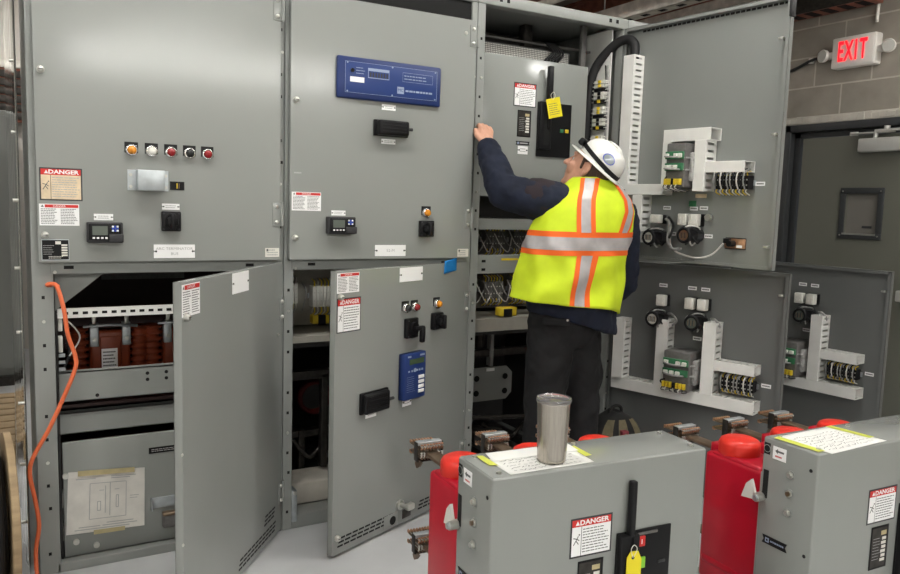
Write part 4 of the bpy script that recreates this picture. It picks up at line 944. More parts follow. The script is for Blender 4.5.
# ------------------------------------------------------------------ draw-out breakers
def breaker(P, rz, label):
    t = thing('circuit_breaker', label, 'circuit breaker', (P[0], P[1], 0), rz, 'draw-out breakers on the floor')
    W, D, H = .716, .195, .722
    b = MB(); b.box(0, W, 0, D, .12, H, 'paint', .006, seg=3)
    # folded lid seam
    b.box(.004, W - .004, .004, D - .004, H - .001, H + .0012, 'paint', .002)
    cov = b.build('front_cover', t, local=True)
    def m(mb, n, x, z, y=-.0005, rot=OUT, label=None):
        o = mount(mb, n, cov, x, z, y, rot)
        if label: o['label'] = label
        return o
    SL = (PI/2, 0, -PI/2)                       # left side, right of the viewer is -y
    m(danger_sign(.138, .112), 'danger_sign', .315, .523); m(breaker_plate(.085, .14), 'data_plate', .317, .385)
    b = MB(); b.box(-.120, .073, -.17, .165, 0, .006, 'black', .002); b.box(-.120, -.055, -.17, .162, .004, .026, 'black', .004); b.box(-.05, .02, .15, .158, .006, .010, 'relaygrey', .001)
    b.box(-.050, -.024, .117, .147, .006, .012, 'red', .002); rect(b, -.0385, -.0355, .125, .139, 'white', .0125)
    b.box(-.040, -.020, .052, .085, .006, .012, 'lime', .002); b.box(.03, .055, .055, .063, .006, .009, 'meterbody', .001); b.box(-.0, .04, -.03, .0, .006, .012, 'green', .002); b.box(-.02, .05, -.12, -.06, .006, .012, 'meterbody', .002)
    m(b, 'control_panel', .520, .350)
    b = MB(); b.box(-.0095, .0095, -.095, .095, .006, .026, 'black', .004); b.box(-.013, .013, -.12, -.085, .002, .024, 'black', .004); m(b, 'operating_handle', .438, .572, label='long black operating handle')
    # left side fittings
    def sl(mb, n, y, z, label=None): return m(mb, n, -.0005, z, y, SL, label)
    b = MB(); b.box(-.011, .011, -.018, .018, 0, .001, 'hole', .0005, seg=1); b.lathe([(.0125, 0), (.0125, .0015), (.0105, .0015)], 'frame', 16); sl(b, 'slot', .178, .688)
    b = MB(); b.box(-.024, .024, -.020, .020, 0, .0008, 'white'); b.add([(-.016, .006, .0012), (-.006, .014, .0012), (-.006, .009, .0012), (.016, .009, .0012), (.016, .003, .0012), (-.006, .003, .0012), (-.006, -.002, .0012)], [(0, 6, 2, 1), (2, 6, 5, 4)] if False else [(0, 6, 1), (2, 5, 4, 3)], 'ink'); textlines(b, -.014, .016, -.014, -.006, 1, 'red', z=.0012, th=.3)
    sl(b, 'arrow_label', .133, .683)
    b = MB(); b.box(-.010, .010, -.045, .045, 0, .001, 'hole', .0005, seg=1); sl(b, 'slot', .176, .575)
    b = MB(); b.cyl((0, 0, -.01), (0, 0, .028), .013, 'steel', 20); b.cyl((0, 0, .028), (0, 0, .034), .009, 'galv', 14); sl(b, 'roller', .186, .530)
    for z, k in ((.632, 0), (.574, 1), (.514, 0)):
        b = MB(); b.cyl((0, 0, 0), (0, 0, .006), .011, 'steel', 6, smooth=False); b.cyl((0, 0, .005), (0, 0, .012), .007, 'bronze' if k else 'steel', 12); b.cyl((0, 0, .0), (0, 0, .002), .014, 'frame', 16); sl(b, 'bolt', .088, z)
    for z in (.667, .405): 
        b = MB(); b.cyl((0, 0, 0), (0, 0, .001), .0055, 'hole', 12); sl(b, 'screw_hole', .022, z)
    b = MB(); b.prism([(-.045, -.013), (.045, -.013), (.039, 0), (.045, .013), (-.045, .013), (-.039, 0)], 0, .002, 'black'); b.box(-.033, -.019, -.007, .007, .002, .0026, 'silverline'); b.box(-.029, -.023, -.003, .003, .0026, .003, 'black'); textlines(b, -.014, .036, -.004, .005, 1, 'silverline', z=.0024, th=.3, rag=.02); sl(b, 'brand_plate', .127, .402)
    for x, y in ((.035, .03), (.035, .165), (W - .035, .03), (W - .035, .165), (W/2, .165)):
        b = MB(); b.cyl((x, y, H), (x, y, H + .007), .007, 'steel', 10); b.build('screw', cov, local=True)
    # poles with caps, arms and finger clusters
    for i, x in enumerate((.108, .360, .612)):
        b = MB(); y0, y1 = D + .022, D + .265
        b.box(x - .075, x + .075, y0, y1, .14, .592, 'redplastic', .014, seg=3); b.box(x - .078, x + .078, y0 + .01, y1 - .01, .20, .23, 'redplastic', .01)
        b.box(x - .07, x + .07, y0 + .01, y1 - .02, .58, .600, 'redplastic', .010)
        pole = b.build('pole', t, local=True)
        b = MB(); b.lathe([(.066, .590), (.068, .594), (.068, .632), (.063, .643), (.052, .649), (.0001, .652)], 'redcap', 36, T=Matrix.Translation((x, D + .185, 0))); b.build('cap', pole, local=True)
        for zc in (.592, .272):
            b = MB(); yy = y1 - .01; b.box(x - .024, x + .024, yy, .640, zc - .010, zc + .002, 'bronze', .003); b.box(x - .03, x + .03, yy - .01, yy + .03, zc - .03, zc + .02, 'redplastic', .006); arm = b.build('contact_arm', t, local=True)
            b = MB()
            for j in range(8):
                xx = x - .037 + j*.0106
                for s_ in (1, -1):
                    z_ = zc - .004 + s_*.014
                    b.box(xx - .0034, xx + .0034, .600, .700, z_ - .003, z_ + .004, 'bronze', .002, seg=1)
                    b.box(xx - .0034, xx + .0034, .690, .705, z_ - .003 - (s_ < 0)*.006, z_ + .004 + (s_ > 0)*.006, 'copper', .002, seg=1)
                    b.lathe([(.0026 + .0022*(q % 2), q*.004) for q in range(6)], 'copper' if s_ > 0 else 'steel', 8, T=Matrix.Translation((xx, .606, z_ - .002)))
                b.cyl((xx, .598, zc + .022), (xx, .612, zc + .022), .0035, 'steel', 8)
            b.box(x - .044, x + .044, .622, .648, zc + .020, zc + .032, 'galv', .002); b.box(x - .044, x + .044, .622, .648, zc - .036, zc - .026, 'castblack', .002)
            for sx in (-1, 1): b.box(x + sx*.0455 - .0015, x + sx*.0455 + .0015, .622, .648, zc - .034, zc + .030, 'castblack', .001)
            b.prism([(.60, zc - .03), (.64, zc - .03), (.655, zc - .048), (.64, zc - .062), (.618, zc - .05)], x - .040, x - .034, 'bronze', T=Matrix(((0, 0, 1, 0), (1, 0, 0, 0), (0, 1, 0, 0), (0, 0, 0, 1))))
            b.build('finger_cluster', arm, local=True)
    b = MB()
    b.box(.02, W - .02, D, D + .020, .14, .60, 'frame', .004); b.box(.01, W - .01, D, D + .30, .12, .145, 'frame', .003)
    for x in (.02, W - .05): b.box(x, x + .03, D, D + .32, .05, .14, 'frame', .003)
    b.build('truck_frame', t, local=True)
    for x in (.035, W - .035):
        for y in (.08, D + .26):
            b = MB(); b.cyl((x - .012, y, .04), (x + .012, y, .04), .040, 'blackr', 24); b.cyl((x - .016, y, .04), (x + .016, y, .04), .012, 'steel', 12); b.box(x - .018, x + .018, y - .015, y + .015, .04, .125, 'frame', .003); b.build('wheel', t, local=True)
    b = MB(); b.prism([(0, 0), (.075, -.01), (.055, .05), (.03, .075)], -.006, .006, 'wht_plastic', T=Matrix.Translation((-.004, D + .004, .515)) @ Matrix.Scale(.8, 4) @ Matrix.Rotation(PI/2, 4, 'Z') @ Matrix.Rotation(PI/2, 4, 'X')); b.build('latch_lever', t, local=True)
    b = MB(); b.cyl((-.010, D + .012, .53), (.03, D + .012, .53), .006, 'steel', 10); b.build('shaft', t, local=True)
    return t, cov
bk1, cov1 = breaker((.984, -1.504), R(-4.17), 'grey fronted breaker with red poles and a steel tumbler standing on its top')
bk2, cov2 = breaker((1.957, -1.739), R(-2.5), 'grey fronted breaker with red poles at the right edge, only a paper on top')
def onbk(P, rz): return Matrix.Translation((P[0], P[1], 0)) @ Matrix.Rotation(rz, 4, 'Z')
T1, T2 = onbk((.984, -1.504), R(-4.17)), onbk((1.957, -1.739), R(-2.5))
ZP = .7245
def paper(pts, T, name, label, z=ZP, write=True, lift=.0, rows=5, wk='ink'):
    t = thing(name, label, 'paper', T @ Vector((sum(p[0] for p in pts)/4, sum(p[1] for p in pts)/4, z)))
    b = MB(); n = 12; P4 = [Vector(p) for p in pts]; vs = []
    def q(u, v): return P4[0].lerp(P4[1], u).lerp(P4[3].lerp(P4[2], u), v)
    for j in range(n + 1):
        for i in range(n + 1):
            p = q(i/n, j/n); zz = z + lift*(max(0, (i/n) + (j/n) - 1.5))**2*4; vs.append(T @ Vector((p.x, p.y, zz)))
    b.add(vs, [(j*(n + 1) + i, j*(n + 1) + i + 1, (j + 1)*(n + 1) + i + 1, (j + 1)*(n + 1) + i) for j in range(n) for i in range(n)], 'paper', True)
    o = b.build('sheet', t, fix=False); o.location = -t.location; sm = o.modifiers.new('s', 'SOLIDIFY'); sm.thickness = .0006
    if write:
        b = MB(); random.seed(5)
        for r_ in range(rows):
            v = .12 + .76*r_/rows; u = .08
            while u < .86:
                # loose handwritten strokes
                w = random.uniform(.018, .045); a = q(u, v); c = q(u + w, v + random.uniform(-.05, .05)); a.y += random.uniform(-.004, .004)
                d_ = (c - a); 
                if d_.length > 0:
                    nn = Vector((-d_.y, d_.x)).normalized()*.0011
                    b.add([T @ Vector((*(a - nn), z + .0013)), T @ Vector((*(c - nn), z + .0013)), T @ Vector((*(c + nn), z + .0013)), T @ Vector((*(a + nn), z + .0013))], [(0, 1, 2, 3)], wk)
                u += w + random.choice((.008, .010, .03))
        b.build('handwriting', t, fix=False)
    return t
def strip(t, pts, T, z, k='ytape'):
    b = MB(); b.add([T @ Vector((x, y, z)) for x, y in pts], [(0, 1, 2, 3)], k); b.build('tape_strip', t, fix=False)
t = paper([(.060, .012), (.325, .016), (.335, .150), (.055, .135)], T1, 'paper_sheet', 'handwritten sheet under the steel tumbler on the breaker top')
strip(t, [(.038, .090), (.062, .080), (.060, .165), (.040, .170)], T1, ZP + .0016); strip(t, [(.327, .06), (.350, .062), (.352, .150), (.332, .150)], T1, ZP + .0016)
paper([(.062, .112), (.338, .108), (.345, .178), (.075, .178)], T1, 'paper_sheet', 'blank white sheet lying behind the steel tumbler', z=ZP + .002, write=False)
t = paper([(.040, -.012), (.322, .008), (.292, .182), (.020, .168)], T2, 'paper_sheet', 'handwritten sheet taped on top of the right-hand breaker', rows=7)
strip(t, [(.012, .012), (.042, .012), (.030, .165), (.002, .160)], T2, ZP + .0016); strip(t, [(.292, .045), (.318, .045), (.300, .185), (.272, .185)], T2, ZP + .0016)
# tumbler
tp = T1 @ Vector((.216, .062, ZP + .0030))
t = thing('tumbler', 'stainless steel tumbler with a clear lid on the papers of the breaker', 'tumbler', tp)
b = MB(); b.lathe([(.0001, 0), (.036, 0), (.039, .003), (.0395, .01), (.0420, .09), (.0448, .163), (.0453, .165), (.0442, .165), (.043, .160), (.040, .06), (.036, .012), (.0001, .010)], 'steelmug', 64); b.build('cup', t, local=True)
b = MB(); b.lathe([(.0435, .162), (.0470, .163), (.0475, .168), (.0468, .174), (.044, .175), (.0425, .169), (.0001, .168)], 'smokelid', 56); b.box(-.006, .006, .018, .038, .169, .173, 'smokelid', .002); b.build('lid', t, local=True)
# yellow tag on breaker 1's handle
def btag(T, x, z, label):
    t = thing('lockout_tag', label, 'tag', T @ Vector((x, -.030, z)))
    b = MB(); Tm = T @ Matrix.Translation((x, -.0315, z)) @ Matrix.Scale(1.15, 4) @ Matrix.Rotation(PI/2, 4, 'X')
    b.prism([(-.022, -.15), (.022, -.15), (.023, -.01), (.012, .012), (-.010, .014), (-.021, .0)], 0, .0022, 'tagyellow', T=Tm); b.cyl((-.004, -.002, .001), (-.004, -.002, .0032), .0042, 'meterbody', 10, T=Tm); o = b.build('card', t); 
    b = MB(); b.tube([Tm @ Vector(p) for p in ((-.004, -.002, .003), (-.010, .018, .002), (-.0, .028, .0), (.008, .018, .002), (-.002, .0, .003))], .0011, 'wirewhite', 5); o = b.build('tie', t)
btag(T1, .440, .455, 'yellow tag hanging from the black handle of the breaker with the tumbler')

# backpack
t = thing('backpack', 'olive and black backpack on the floor below the open lower door', 'backpack', (2.49, -.30, 0), R(-12))
b = MB(); rings = []
for i in range(17):
    z = i/16; zz = .43*z; w = .150*math.sqrt(max(0, 1 - (max(0, z - .55)/.455)**2)); dpt = .105*(1 - max(0, z - .4)**2*1.5); w = max(w, .02); dpt = max(dpt, .015)
    rings.append([(w*math.copysign(abs(math.cos(a))**.75, math.cos(a)), dpt*math.copysign(abs(math.sin(a))**.75, math.sin(a)), zz) for a in [j*2*PI/32 for j in range(32)]])
b.loft(rings, 'packblk'); b.build('bag', t, local=True)
def packstrip(x0, x1, k, off, z0=.03, z1=.40, nm='panel'):
    b = MB(); vs = []
    for i in range(15):
        z = z0 + (z1 - z0)*i/14; zn = z/.43; w = .150*math.sqrt(max(0, 1 - (max(0, zn - .55)/.455)**2)); dpt = .105*(1 - max(0, zn - .4)**2*1.5)
        for u in (0, .5, 1):
            x = (x0 + (x1 - x0)*u)*w; ca = min(1, abs(x/w))**(1/.75); y = -dpt*max(0, (1 - ca*ca))**.5**.75 if False else -dpt*(max(0, 1 - ca*ca)**.5)**.75
            vs.append((x, y - off, z))
    b.add(vs, [(i*3 + j, i*3 + j + 1, i*3 + j + 4, i*3 + j + 3) for i in range(14) for j in range(2)], k, True); return b.build(nm, t, local=True, fix=False)
packstrip(-.80, -.42, 'olive', .003); packstrip(-.18, .24, 'olive', .003); packstrip(.52, .85, 'olive', .003)
b = MB(); b.box(-.016, .020, -.106, -.070, .28, .355, 'packred', .004); b.box(-.004, .008, -.108, -.104, .292, .343, 'olive', .001); b.build('logo_patch', t, local=True)
b = MB(); b.tube([(-.035, 0, .405), (-.025, -.01, .445), (0, -.012, .458), (.025, -.01, .445), (.035, 0, .405)], .008, 'packblk', 8); b.build('handle', t, local=True)

# ------------------------------------------------------------------ the worker
def limb(b, pts, radii, k='skin', n=14, flat=None):
    """tapered limb: lofted rings with rounded ends"""
    P = [Vector(p) for p in pts]; rings = []; u = None; Q = []; RRR = []
    for i in range(len(P) - 1):
        m_ = max(2, int((P[i + 1] - P[i]).length / .02))
        for j in range(m_): s_ = j/m_; Q.append(P[i].lerp(P[i + 1], s_)); RRR.append(radii[i] + (radii[i + 1] - radii[i])*s_)
    Q.append(P[-1]); RRR.append(radii[-1])
    for q, r_, dirn in [(0, 0, 0)]: pass
    d0 = (Q[1] - Q[0]).normalized(); d1 = (Q[-1] - Q[-2]).normalized()
    seq = [(Q[0] - d0*RRR[0]*c, RRR[0]*s_) for c, s_ in ((.98, .2), (.8, .6), (.45, .89))] + list(zip(Q, RRR)) + [(Q[-1] + d1*RRR[-1]*c, RRR[-1]*s_) for c, s_ in ((.45, .89), (.8, .6), (.98, .2))]
    for i, (q, r_) in enumerate(seq):
        d = (seq[min(i + 1, len(seq) - 1)][0] - seq[max(i - 1, 0)][0]).normalized()
        u = d.orthogonal().normalized() if u is None else (u - d*u.dot(d)).normalized(); w = d.cross(u)
        rings.append([q + (u*math.cos(a) + w*math.sin(a))*r_ for a in [2*PI*j/n for j in range(n)]])
    b.loft(rings, k)
def ellip(b, rows, k, n=28, pw=1.):
    b.loft([[(cx + rx*math.copysign(abs(math.cos(a))**pw, math.cos(a)), cy + ry*math.copysign(abs(math.sin(a))**pw, math.sin(a)), z) for a in [2*PI*j/n for j in range(n)]] for z, cx, cy, rx, ry in rows], k)
def fuse(o, vox, it=6):
    m_ = o.modifiers.new('r', 'REMESH'); m_.mode = 'VOXEL'; m_.voxel_size = vox; m_.use_smooth_shade = True
    s_ = o.modifiers.new('s', 'SMOOTH'); s_.iterations = it; s_.factor = .5
def crease(o, size, strength):
    tx = bpy.data.textures.new('folds', 'CLOUDS'); tx.noise_scale = size; tx.noise_depth = 2
    d_ = o.modifiers.new('d', 'DISPLACE'); d_.texture = tx; d_.strength = strength; d_.mid_level = .5; d_.texture_coords = 'LOCAL'
PX, PY = 2.10, -.40
man = thing('person', 'worker in hard hat and yellow safety vest, left arm raised to the open cabinet', 'person', (PX, PY, 0))
HM = Matrix.Translation((2.150, -.43, 1.575)) @ Matrix.Rotation(R(30), 4, 'Z') @ Matrix.Rotation(R(27), 4, 'X') @ Matrix.Rotation(R(6), 4, 'Y')
shL, elL, wrL = Vector((1.985, -.39, 1.43)), Vector((1.845, -.22, 1.485)), Vector((1.838, -.085, 1.655))
shR, elR, wrR = Vector((2.345, -.43, 1.37)), Vector((2.405, -.40, 1.10)), Vector((2.34, -.20, .99))
b = MB()
ellip(b, [(.88, 2.10, -.39, .15, .11), (.98, 2.10, -.39, .165, .12), (1.10, 2.11, -.40, .15, .105), (1.25, 2.13, -.41, .16, .11), (1.38, 2.16, -.42, .18, .115), (1.45, 2.17, -.42, .15, .09), (1.50, 2.17, -.42, .08, .07)], 'skin')
limb(b, [(2.17, -.43, 1.42), (2.165, -.425, 1.50), HM @ Vector((0, -.025, -.06))], [.062, .058, .055])
# head in its own frame: y forward, z up
hr = []
for z, cy, rx, ry in ((-.118, .045, .022, .022), (-.108, .040, .040, .042), (-.09, .028, .052, .062), (-.065, .012, .060, .080), (-.04, .004, .066, .090), (-.01, .0, .071, .096), (.02, -.004, .075, .099), (.05, -.008, .076, .098), (.08, -.012, .068, .088), (.10, -.014, .052, .068), (.114, -.015, .025, .035)):
    hr.append([HM @ Vector((rx*math.cos(a), cy + ry*math.sin(a), z)) for a in [2*PI*j/28 for j in range(28)]])
b.loft(hr, 'skin')
def hl(pts, rad): limb(b, [HM @ Vector(p) for p in pts], rad, n=10)
hl([(0, .088, .028), (0, .106, .002), (0, .120, -.018)], [.008, .010, .012]); hl([(-.012, .100, -.022), (.012, .100, -.022)], [.008, .008])   # nose
hl([(-.045, .082, .038), (0, .094, .036), (.045, .082, .038)], [.009, .010, .009])                                                     # brow
hl([(-.020, .088, -.050), (0, .096, -.048), (.020, .088, -.050)], [.005, .007, .005]); hl([(-.018, .085, -.060), (0, .092, -.062), (.018, .085, -.060)], [.006, .007, .006])
hl([(-.015, .075, -.095), (.015, .075, -.095)], [.017, .017]); hl([(-.058, -.0, -.055), (-.045, .045, -.09), (0, .07, -.10)], [.014, .014, .014]); hl([(.058, -.0, -.055), (.045, .045, -.09), (0, .07, -.10)], [.014, .014, .014])
for s_ in (-1, 1):                                              # ears
    hl([(s_*.074, -.004, -.030), (s_*.080, -.014, -.018), (s_*.086, -.022, .008), (s_*.084, -.014, .026), (s_*.078, .0, .022), (s_*.076, .004, .0)], [.006, .0065, .007, .0065, .006, .005]); hl([(s_*.074, -.006, -.02), (s_*.077, -.010, .012)], [.008, .009])
    hl([(s_*.045, .070, -.015), (s_*.040, .068, -.035)], [.020, .020])
# arms
limb(b, [shL, elL, wrL], [.058, .045, .030]); limb(b, [shR, elR, wrR], [.056, .043, .030])
# left hand closing on the cabinet edge: palm, four fingers, thumb
def hand(b, w, fwd, side, nrm, curl):
    fwd, side, nrm = fwd.normalized(), side.normalized(), nrm.normalized()
    limb(b, [w, w + fwd*.035], [.027, .030])
    for i in range(4):
        limb(b, [w + fwd*.02 + side*(.008*(i - 1.5)), w + fwd*.085 + side*(.021*(i - 1.5))], [.016, .0115], n=10)
        base = w + fwd*.085 + side*(.021*(i - 1.5)); L = (.040, .046, .043, .034)[i]
        a1 = base + (fwd*math.cos(curl*.5) + nrm*math.sin(curl*.5))*L; a2 = a1 + (fwd*math.cos(curl*1.2) + nrm*math.sin(curl*1.2))*L*.66; a3 = a2 + (fwd*math.cos(curl*1.7) + nrm*math.sin(curl*1.7))*L*.5
        limb(b, [base, a1, a2, a3], [.0108, .0098, .0088, .0075], n=10)
    tb = w + fwd*.030 - side*.030; t1 = tb - side*.026 + fwd*.030 + nrm*.012; t2 = t1 + fwd*.030 + nrm*.014
    limb(b, [w + fwd*.01 - side*.012, tb, t1, t2], [.017, .014, .0115, .009], n=10)
hand(b, wrL + Vector((0, .012, .016)), Vector((.10, .30, .95)), Vector((.95, .12, -.1)), Vector((.25, .95, -.3)), 1.25)
hand(b, wrR, Vector((-.4, .85, -.2)), Vector((0, 0, 1)), Vector((-1, -.3, 0)), .9)
# legs
hipL, hipR = Vector((2.005, -.38, .92)), Vector((2.155, -.38, .92))
knL, anL, knR, anR = Vector((1.975, -.40, .50)), Vector((1.98, -.36, .10)), Vector((2.180, -.41, .50)), Vector((2.190, -.40, .10))
limb(b, [hipL, knL, anL], [.085, .055, .040]); limb(b, [hipR, knR, anR], [.085, .055, .040])
for an in (anL, anR): limb(b, [an + Vector((0, -.01, -.04)), an + Vector((0, .13, -.055))], [.038, .030])
body = b.build('body', man); fuse(body, .0045, 5)
for s_ in (-1, 1):
    b = MB(); T = HM @ Matrix.Translation((s_*.030, .079, .012)); b.sphere((0, 0, 0), .0095, 'eye', T=T, n=14); b.sphere((0, .0070, 0), .0050, 'hair', T=T, n=10, sc=(1, .8, 1)); b.build('eye', man)
# hair at sides, nape and crown
b = MB(); hr = []
for z, cy, rx, ry in ((-.075, -.040, .052, .052), (-.055, -.034, .064, .062), (-.03, -.028, .073, .074), (0, -.022, .078, .084), (.03, -.020, .081, .088), (.06, -.020, .080, .086), (.09, -.02, .068, .074), (.115, -.02, .035, .04)):
    hr.append([HM @ Vector((rx*math.cos(a), cy + ry*math.sin(a), z)) for a in [2*PI*j/28 for j in range(28)]])
b.loft(hr, 'hair'); 
for s_ in (-1, 1): limb(b, [HM @ Vector((s_*.070, .022, .04)), HM @ Vector((s_*.071, .020, -.005))], [.009, .006], 'hair', 10)
o = b.build('hair', man)
# hard hat, tilted further back than the head
HH = HM @ Matrix.Translation((0, -.020, .040)) @ Matrix.Rotation(R(14), 4, 'X') @ Matrix.Scale(.865, 4)
hat = MB(); prof = []
N = 48
for (z, s_) in ((0, 1.0), (.03, .995), (.06, .95), (.085, .84), (.105, .66), (.118, .42), (.124, .15), (.1245, .01)):
    prof.append([HH @ Vector((.100*s_*math.cos(a), .122*s_*math.sin(a), z*.98)) for a in [2*PI*j/N for j in range(N)]])
hat.loft(prof, 'hat', cap=False)
rim = []                                                  # brim, longer at the front
for (o_, z) in ((0, .004), (.012, -.001), (.020, -.006), (.020, -.010), (.010, -.007), (-.004, -.002)):
    rim.append([HH @ Vector(((.100 + o_)*math.cos(a), (.122 + o_*(2.6 if math.sin(a) > 0 else 1.2)*abs(math.sin(a)) + o_*(1 - abs(math.sin(a))))*math.sin(a), z - .010*max(0, math.sin(a)))) for a in [2*PI*j/N for j in range(N)]])
hat.loft(rim, 'hat', cap=False)
for x in (-.022, 0, .022):
    limb(hat, [HH @ Vector((x, .085*math.cos(q) - 0, .045 + .080*math.sin(q))) for q in (0.25, .8, 1.3, 1.57, 1.9, 2.4, 2.85)], [.005]*7, 'hat', 8)
hh = hat.build('hard_hat', man)
b = MB()                                                  # goggles strap round the hat and goggles on the front
pts = [HH @ Vector((.104*math.cos(a), .127*math.sin(a), .022 + .010*math.sin(a))) for a in [2*PI*j/36 for j in range(37)]]
for i in range(36):
    p, q = pts[i], pts[i + 1]; up = (HH.to_3x3() @ Vector((0, 0, 1)))*.011; b.add([p - up, q - up, q + up, p + up], [(0, 1, 2, 3)], 'black', True)
b.box(-.078, -.004, .112, .142, .012, .050, 'black', .012, T=HH, seg=3); b.box(.004, .078, .112, .142, .012, .050, 'black', .012, T=HH, seg=3); b.box(-.066, -.012, .140, .146, .020, .044, 'lens', .003, T=HH); b.box(.012, .066, .140, .146, .020, .044, 'lens', .003, T=HH)
o = b.build('goggles', hh)
b = MB()                                                  # oval light sticker with coloured ring on the left of the hat
def hatpt(a, z, o_=.001):
    s_ = 1 - max(0, (z - .03)/.1)**2*.55; return HH @ Vector(((.100*s_ + o_)*math.cos(a), (.122*s_ + o_)*math.sin(a), z))
for ro, rng, k in ((.0015, 1.0, 'hatblue'), (.0025, .84, 'lens'), ):
    c_ = hatpt(R(205), .060, ro); vs = [c_] + [hatpt(R(205) + .30*rng*math.cos(t_), .060 + .024*rng*math.sin(t_), ro) for t_ in [2*PI*j/24 for j in range(24)]]
    b.add(vs, [(0, 1 + j, 1 + (j + 1) % 24) for j in range(24)], k, True)
vs = []
for j in range(20):
    a = R(215 + j*5); vs += [hatpt(a, .001, .003), hatpt(a, .010, .003)]
b.add(vs, [(2*j, 2*j + 2, 2*j + 3, 2*j + 1) for j in range(19)], 'hatgreen', True)
b.build('sticker', hh, fix=False)
# navy jacket: torso, sleeves, collar
b = MB()
ellip(b, [(.895, 2.115, -.405, .212, .165), (.925, 2.11, -.40, .220, .172), (1.00, 2.10, -.40, .225, .170), (1.15, 2.12, -.41, .215, .15), (1.30, 2.145, -.42, .215, .148), (1.40, 2.165, -.425, .205, .135), (1.455, 2.17, -.425, .165, .11), (1.50, 2.17, -.425, .10, .085), (1.515, 2.17, -.425, .07, .07)], 'navy', 36)
limb(b, [shL + Vector((.05, 0, -.01)), shL, shL.lerp(elL, .5) + Vector((0, -.005, -.01)), elL + Vector((-.004, 0, -.008)), elL.lerp(wrL, .5) + Vector((-.006, 0, 0)), wrL + Vector((0, -.004, .004))], [.095, .094, .085, .076, .068, .056], 'navy', 20)
limb(b, [shR + Vector((-.05, 0, .0)), shR, shR.lerp(elR, .5), elR, elR.lerp(wrR, .5), wrR], [.085, .086, .078, .07, .06, .048], 'navy', 20)
for i in range(len(b.v)):
    x, y, z = b.v[i]; b.v[i] = (x, y, z - .26*(x - 2.12)*min(1, max(0, (1.12 - z)/.2)))
o = b.build('jacket', man); fuse(o, .008, 5); crease(o, .07, .022)
b = MB(); 
q = shL.lerp(elL, .22); d_ = (elL - shL).normalized()
limb(b, [q - d_*.028, q + d_*.028], [.0925, .090], 'navydark', 24); b.build('sleeve_band', o, local=False).location = (0, 0, 0)
# trousers
b = MB()
ellip(b, [(.80, 2.08, -.385, .160, .115), (.88, 2.08, -.39, .175, .14), (.95, 2.085, -.39, .175, .14), (1.02, 2.095, -.39, .165, .125)], 'trouser', 30)
limb(b, [hipL + Vector((.01, 0, -.02)), hipL.lerp(knL, .5) + Vector((0, -.012, 0)), knL, knL.lerp(anL, .5), anL + Vector((0, -.005, .0))], [.112, .100, .084, .080, .086], 'trouser', 22)
limb(b, [hipR + Vector((-.01, 0, -.02)), hipR.lerp(knR, .5) + Vector((0, -.012, 0)), knR, knR.lerp(anR, .5), anR + Vector((0, -.005, .0))], [.112, .100, .084, .078, .084], 'trouser', 22)
tr = b.build('trousers', man); fuse(tr, .008, 4); crease(tr, .09, .026)
b = MB(); T = Matrix.Translation((1.945, -.497, .925)) @ Matrix.Rotation(R(-38), 4, 'Z') @ Matrix.Rotation(PI/2, 4, 'X')
b.box(-.055, .06, -.012, .018, 0, .01, 'trouser', .004, T=T); b.cyl((.05, .012, .008), (.05, .012, .013), .005, 'steel', 10, T=T); b.build('pocket_flap', tr).location = (0, 0, 0)
for an in (anL, anR):
    b = MB(); c_ = an
    rows = []
    for y, w, h, z in ((-.085, .030, .04, .045), (-.07, .043, .055, .058), (-.02, .047, .062, .064), (.06, .046, .045, .048), (.12, .05, .038, .04), (.17, .045, .032, .034), (.195, .025, .02, .026)):
        rows.append([(c_.x + w*math.cos(a), c_.y + y, max(.004, z + h*math.sin(a))) for a in [2*PI*j/20 for j in range(20)]])
    b.loft(rows, 'boot'); b.cyl((c_.x, c_.y - .02, .06), (c_.x, c_.y - .01, .16), .050, 'boot', 20); b.build('boot', man)
# vest: lofted shell with strips laid on its own surface
VR = [(.985, 2.063, -.405, .258, .192), (1.06, 2.069, -.405, .256, .188), (1.15, 2.085, -.41, .250, .178), (1.25, 2.105, -.415, .246, .170), (1.33, 2.130, -.42, .240, .164), (1.40, 2.150, -.425, .226, .152), (1.45, 2.160, -.428, .196, .134), (1.49, 2.165, -.43, .150, .112), (1.545, 2.160, -.432, .092, .085)]
def vring(z):
    for i in range(len(VR) - 1):
        if z <= VR[i + 1][0] or i == len(VR) - 2:
            t_ = (z - VR[i][0])/(VR[i + 1][0] - VR[i][0]); return [VR[i][j] + (VR[i + 1][j] - VR[i][j])*t_ for j in range(5)]
def vpt(th, z, off=0.):       # th from the middle of the back, positive to the wearer's right
    _, cx, cy, rx, ry = vring(z)
    hem = .010*math.sin(th*2 + 1.0) - .042*math.sin(th)*max(0, (1.2 - z)/.2)
    wr = .0055*math.sin(th*9 + z*23 + 2*math.sin(z*15))*min(1, max(0, (1.42 - z)*4)) + .006*math.sin(th*4 - z*31)*min(1, max(0, (1.35 - z)*4))
    s_, c_ = math.sin(th), math.cos(th)
    return Vector((cx + (rx + off + wr)*math.copysign(abs(s_)**.85, s_), cy - (ry + off + wr)*math.copysign(abs(c_)**.85, c_), z + hem*max(0, (1.15 - z)/.17)))
b = MB(); n = 96; gap = R(12); zs = [.985 + i*(1.545 - .985)/44 for i in range(45)]
vs = [vpt(-PI + gap + (2*PI - 2*gap)*j/n, z) for z in zs for j in range(n + 1)]
b.add(vs, [(i*(n + 1) + j, i*(n + 1) + j + 1, (i + 1)*(n + 1) + j + 1, (i + 1)*(n + 1) + j) for i in range(44) for j in range(n)], 'hivis', True)
vest = b.build('safety_vest', man, fix=False); sm = vest.modifiers.new('s', 'SOLIDIFY'); sm.thickness = .003; sm.offset = -1
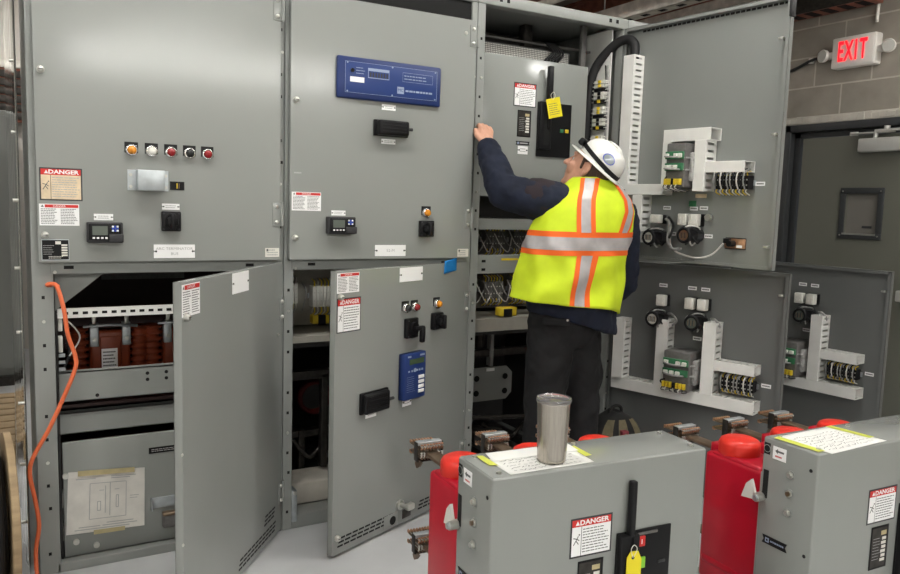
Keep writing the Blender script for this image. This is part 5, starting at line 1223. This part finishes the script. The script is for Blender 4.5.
def vstrip(name, fn, m_, n_, k):
    b = MB(); vs = [fn(i/m_, j/n_) for i in range(m_ + 1) for j in range(n_ + 1)]
    b.add(vs, [(i*(n_ + 1) + j, i*(n_ + 1) + j + 1, (i + 1)*(n_ + 1) + j + 1, (i + 1)*(n_ + 1) + j) for i in range(m_) for j in range(n_)], k, True)
    o = b.build(name, vest, fix=False); o.location = (0, 0, 0); return o
th0, th1 = -PI + gap + .02, PI - gap - .02
for (lo, hi, k, off, nm) in ((-.050, .050, 'hiorange', .0022, 'orange_band'), (-.027, .027, 'reflect', .0040, 'reflective_strip')):
    vstrip(nm, lambda u, v: vpt(th0 + (th1 - th0)*v, 1.262 + lo + (hi - lo)*u, off), 8, 140, k)
for (hw, k, off, nm) in ((.047, 'hiorange', .0024, 'orange_band'), (.024, 'reflect', .0042, 'reflective_strip')):
    def vert_(thc, z0, z1, bend=0.):
        def f(u, v):
            z = z0 + (z1 - z0)*v; _, cx, cy, rx, ry = vring(z); tc = thc + bend*v
            return vpt(tc + (u - .5)*2*hw/rx*(1.0 if abs(thc) < .8 else 1.15), z, off)
        return f
    vstrip(nm, vert_(R(-13), .988, 1.214), 6, 20, k); vstrip(nm, vert_(R(-21), 1.310, 1.54, R(-20)), 6, 24, k); vstrip(nm, vert_(R(24), 1.310, 1.525, R(14)), 6, 24, k)

# ------------------------------------------------------------------ camera, world, view
O = Vector((-.0508, -3.0612, 1.4115)); yaw, pit, rol = R(-29.8672), R(-6.1948), R(1.7143)
fw = Vector((math.sin(-yaw)*math.cos(pit), math.cos(yaw)*math.cos(pit), math.sin(pit))); rt = Vector((math.cos(yaw), math.sin(yaw), 0)); up = rt.cross(fw)
rt2 = rt*math.cos(rol) + up*math.sin(rol); up2 = up*math.cos(rol) - rt*math.sin(rol)
cam = bpy.data.cameras.new('camera'); co = bpy.data.objects.new('camera', cam); COL.objects.link(co)
mw = Matrix((rt2, up2, -fw)).transposed().to_4x4(); mw.translation = O; co.matrix_world = mw
cam.sensor_fit = 'HORIZONTAL'; cam.sensor_width = 36; cam.lens = 763.233/900*36; cam.clip_start = .02
S.camera = co
w = bpy.data.worlds.new('world'); S.world = w; w.use_nodes = True; w.node_tree.nodes['Background'].inputs['Color'].default_value = (.9, .95, 1, 1); w.node_tree.nodes['Background'].inputs['Strength'].default_value = .3
S.view_settings.view_transform = 'Standard'; S.view_settings.look = 'None'; S.view_settings.gamma = 1; S.view_settings.use_curve_mapping = False
S.view_settings.exposure = 0.88
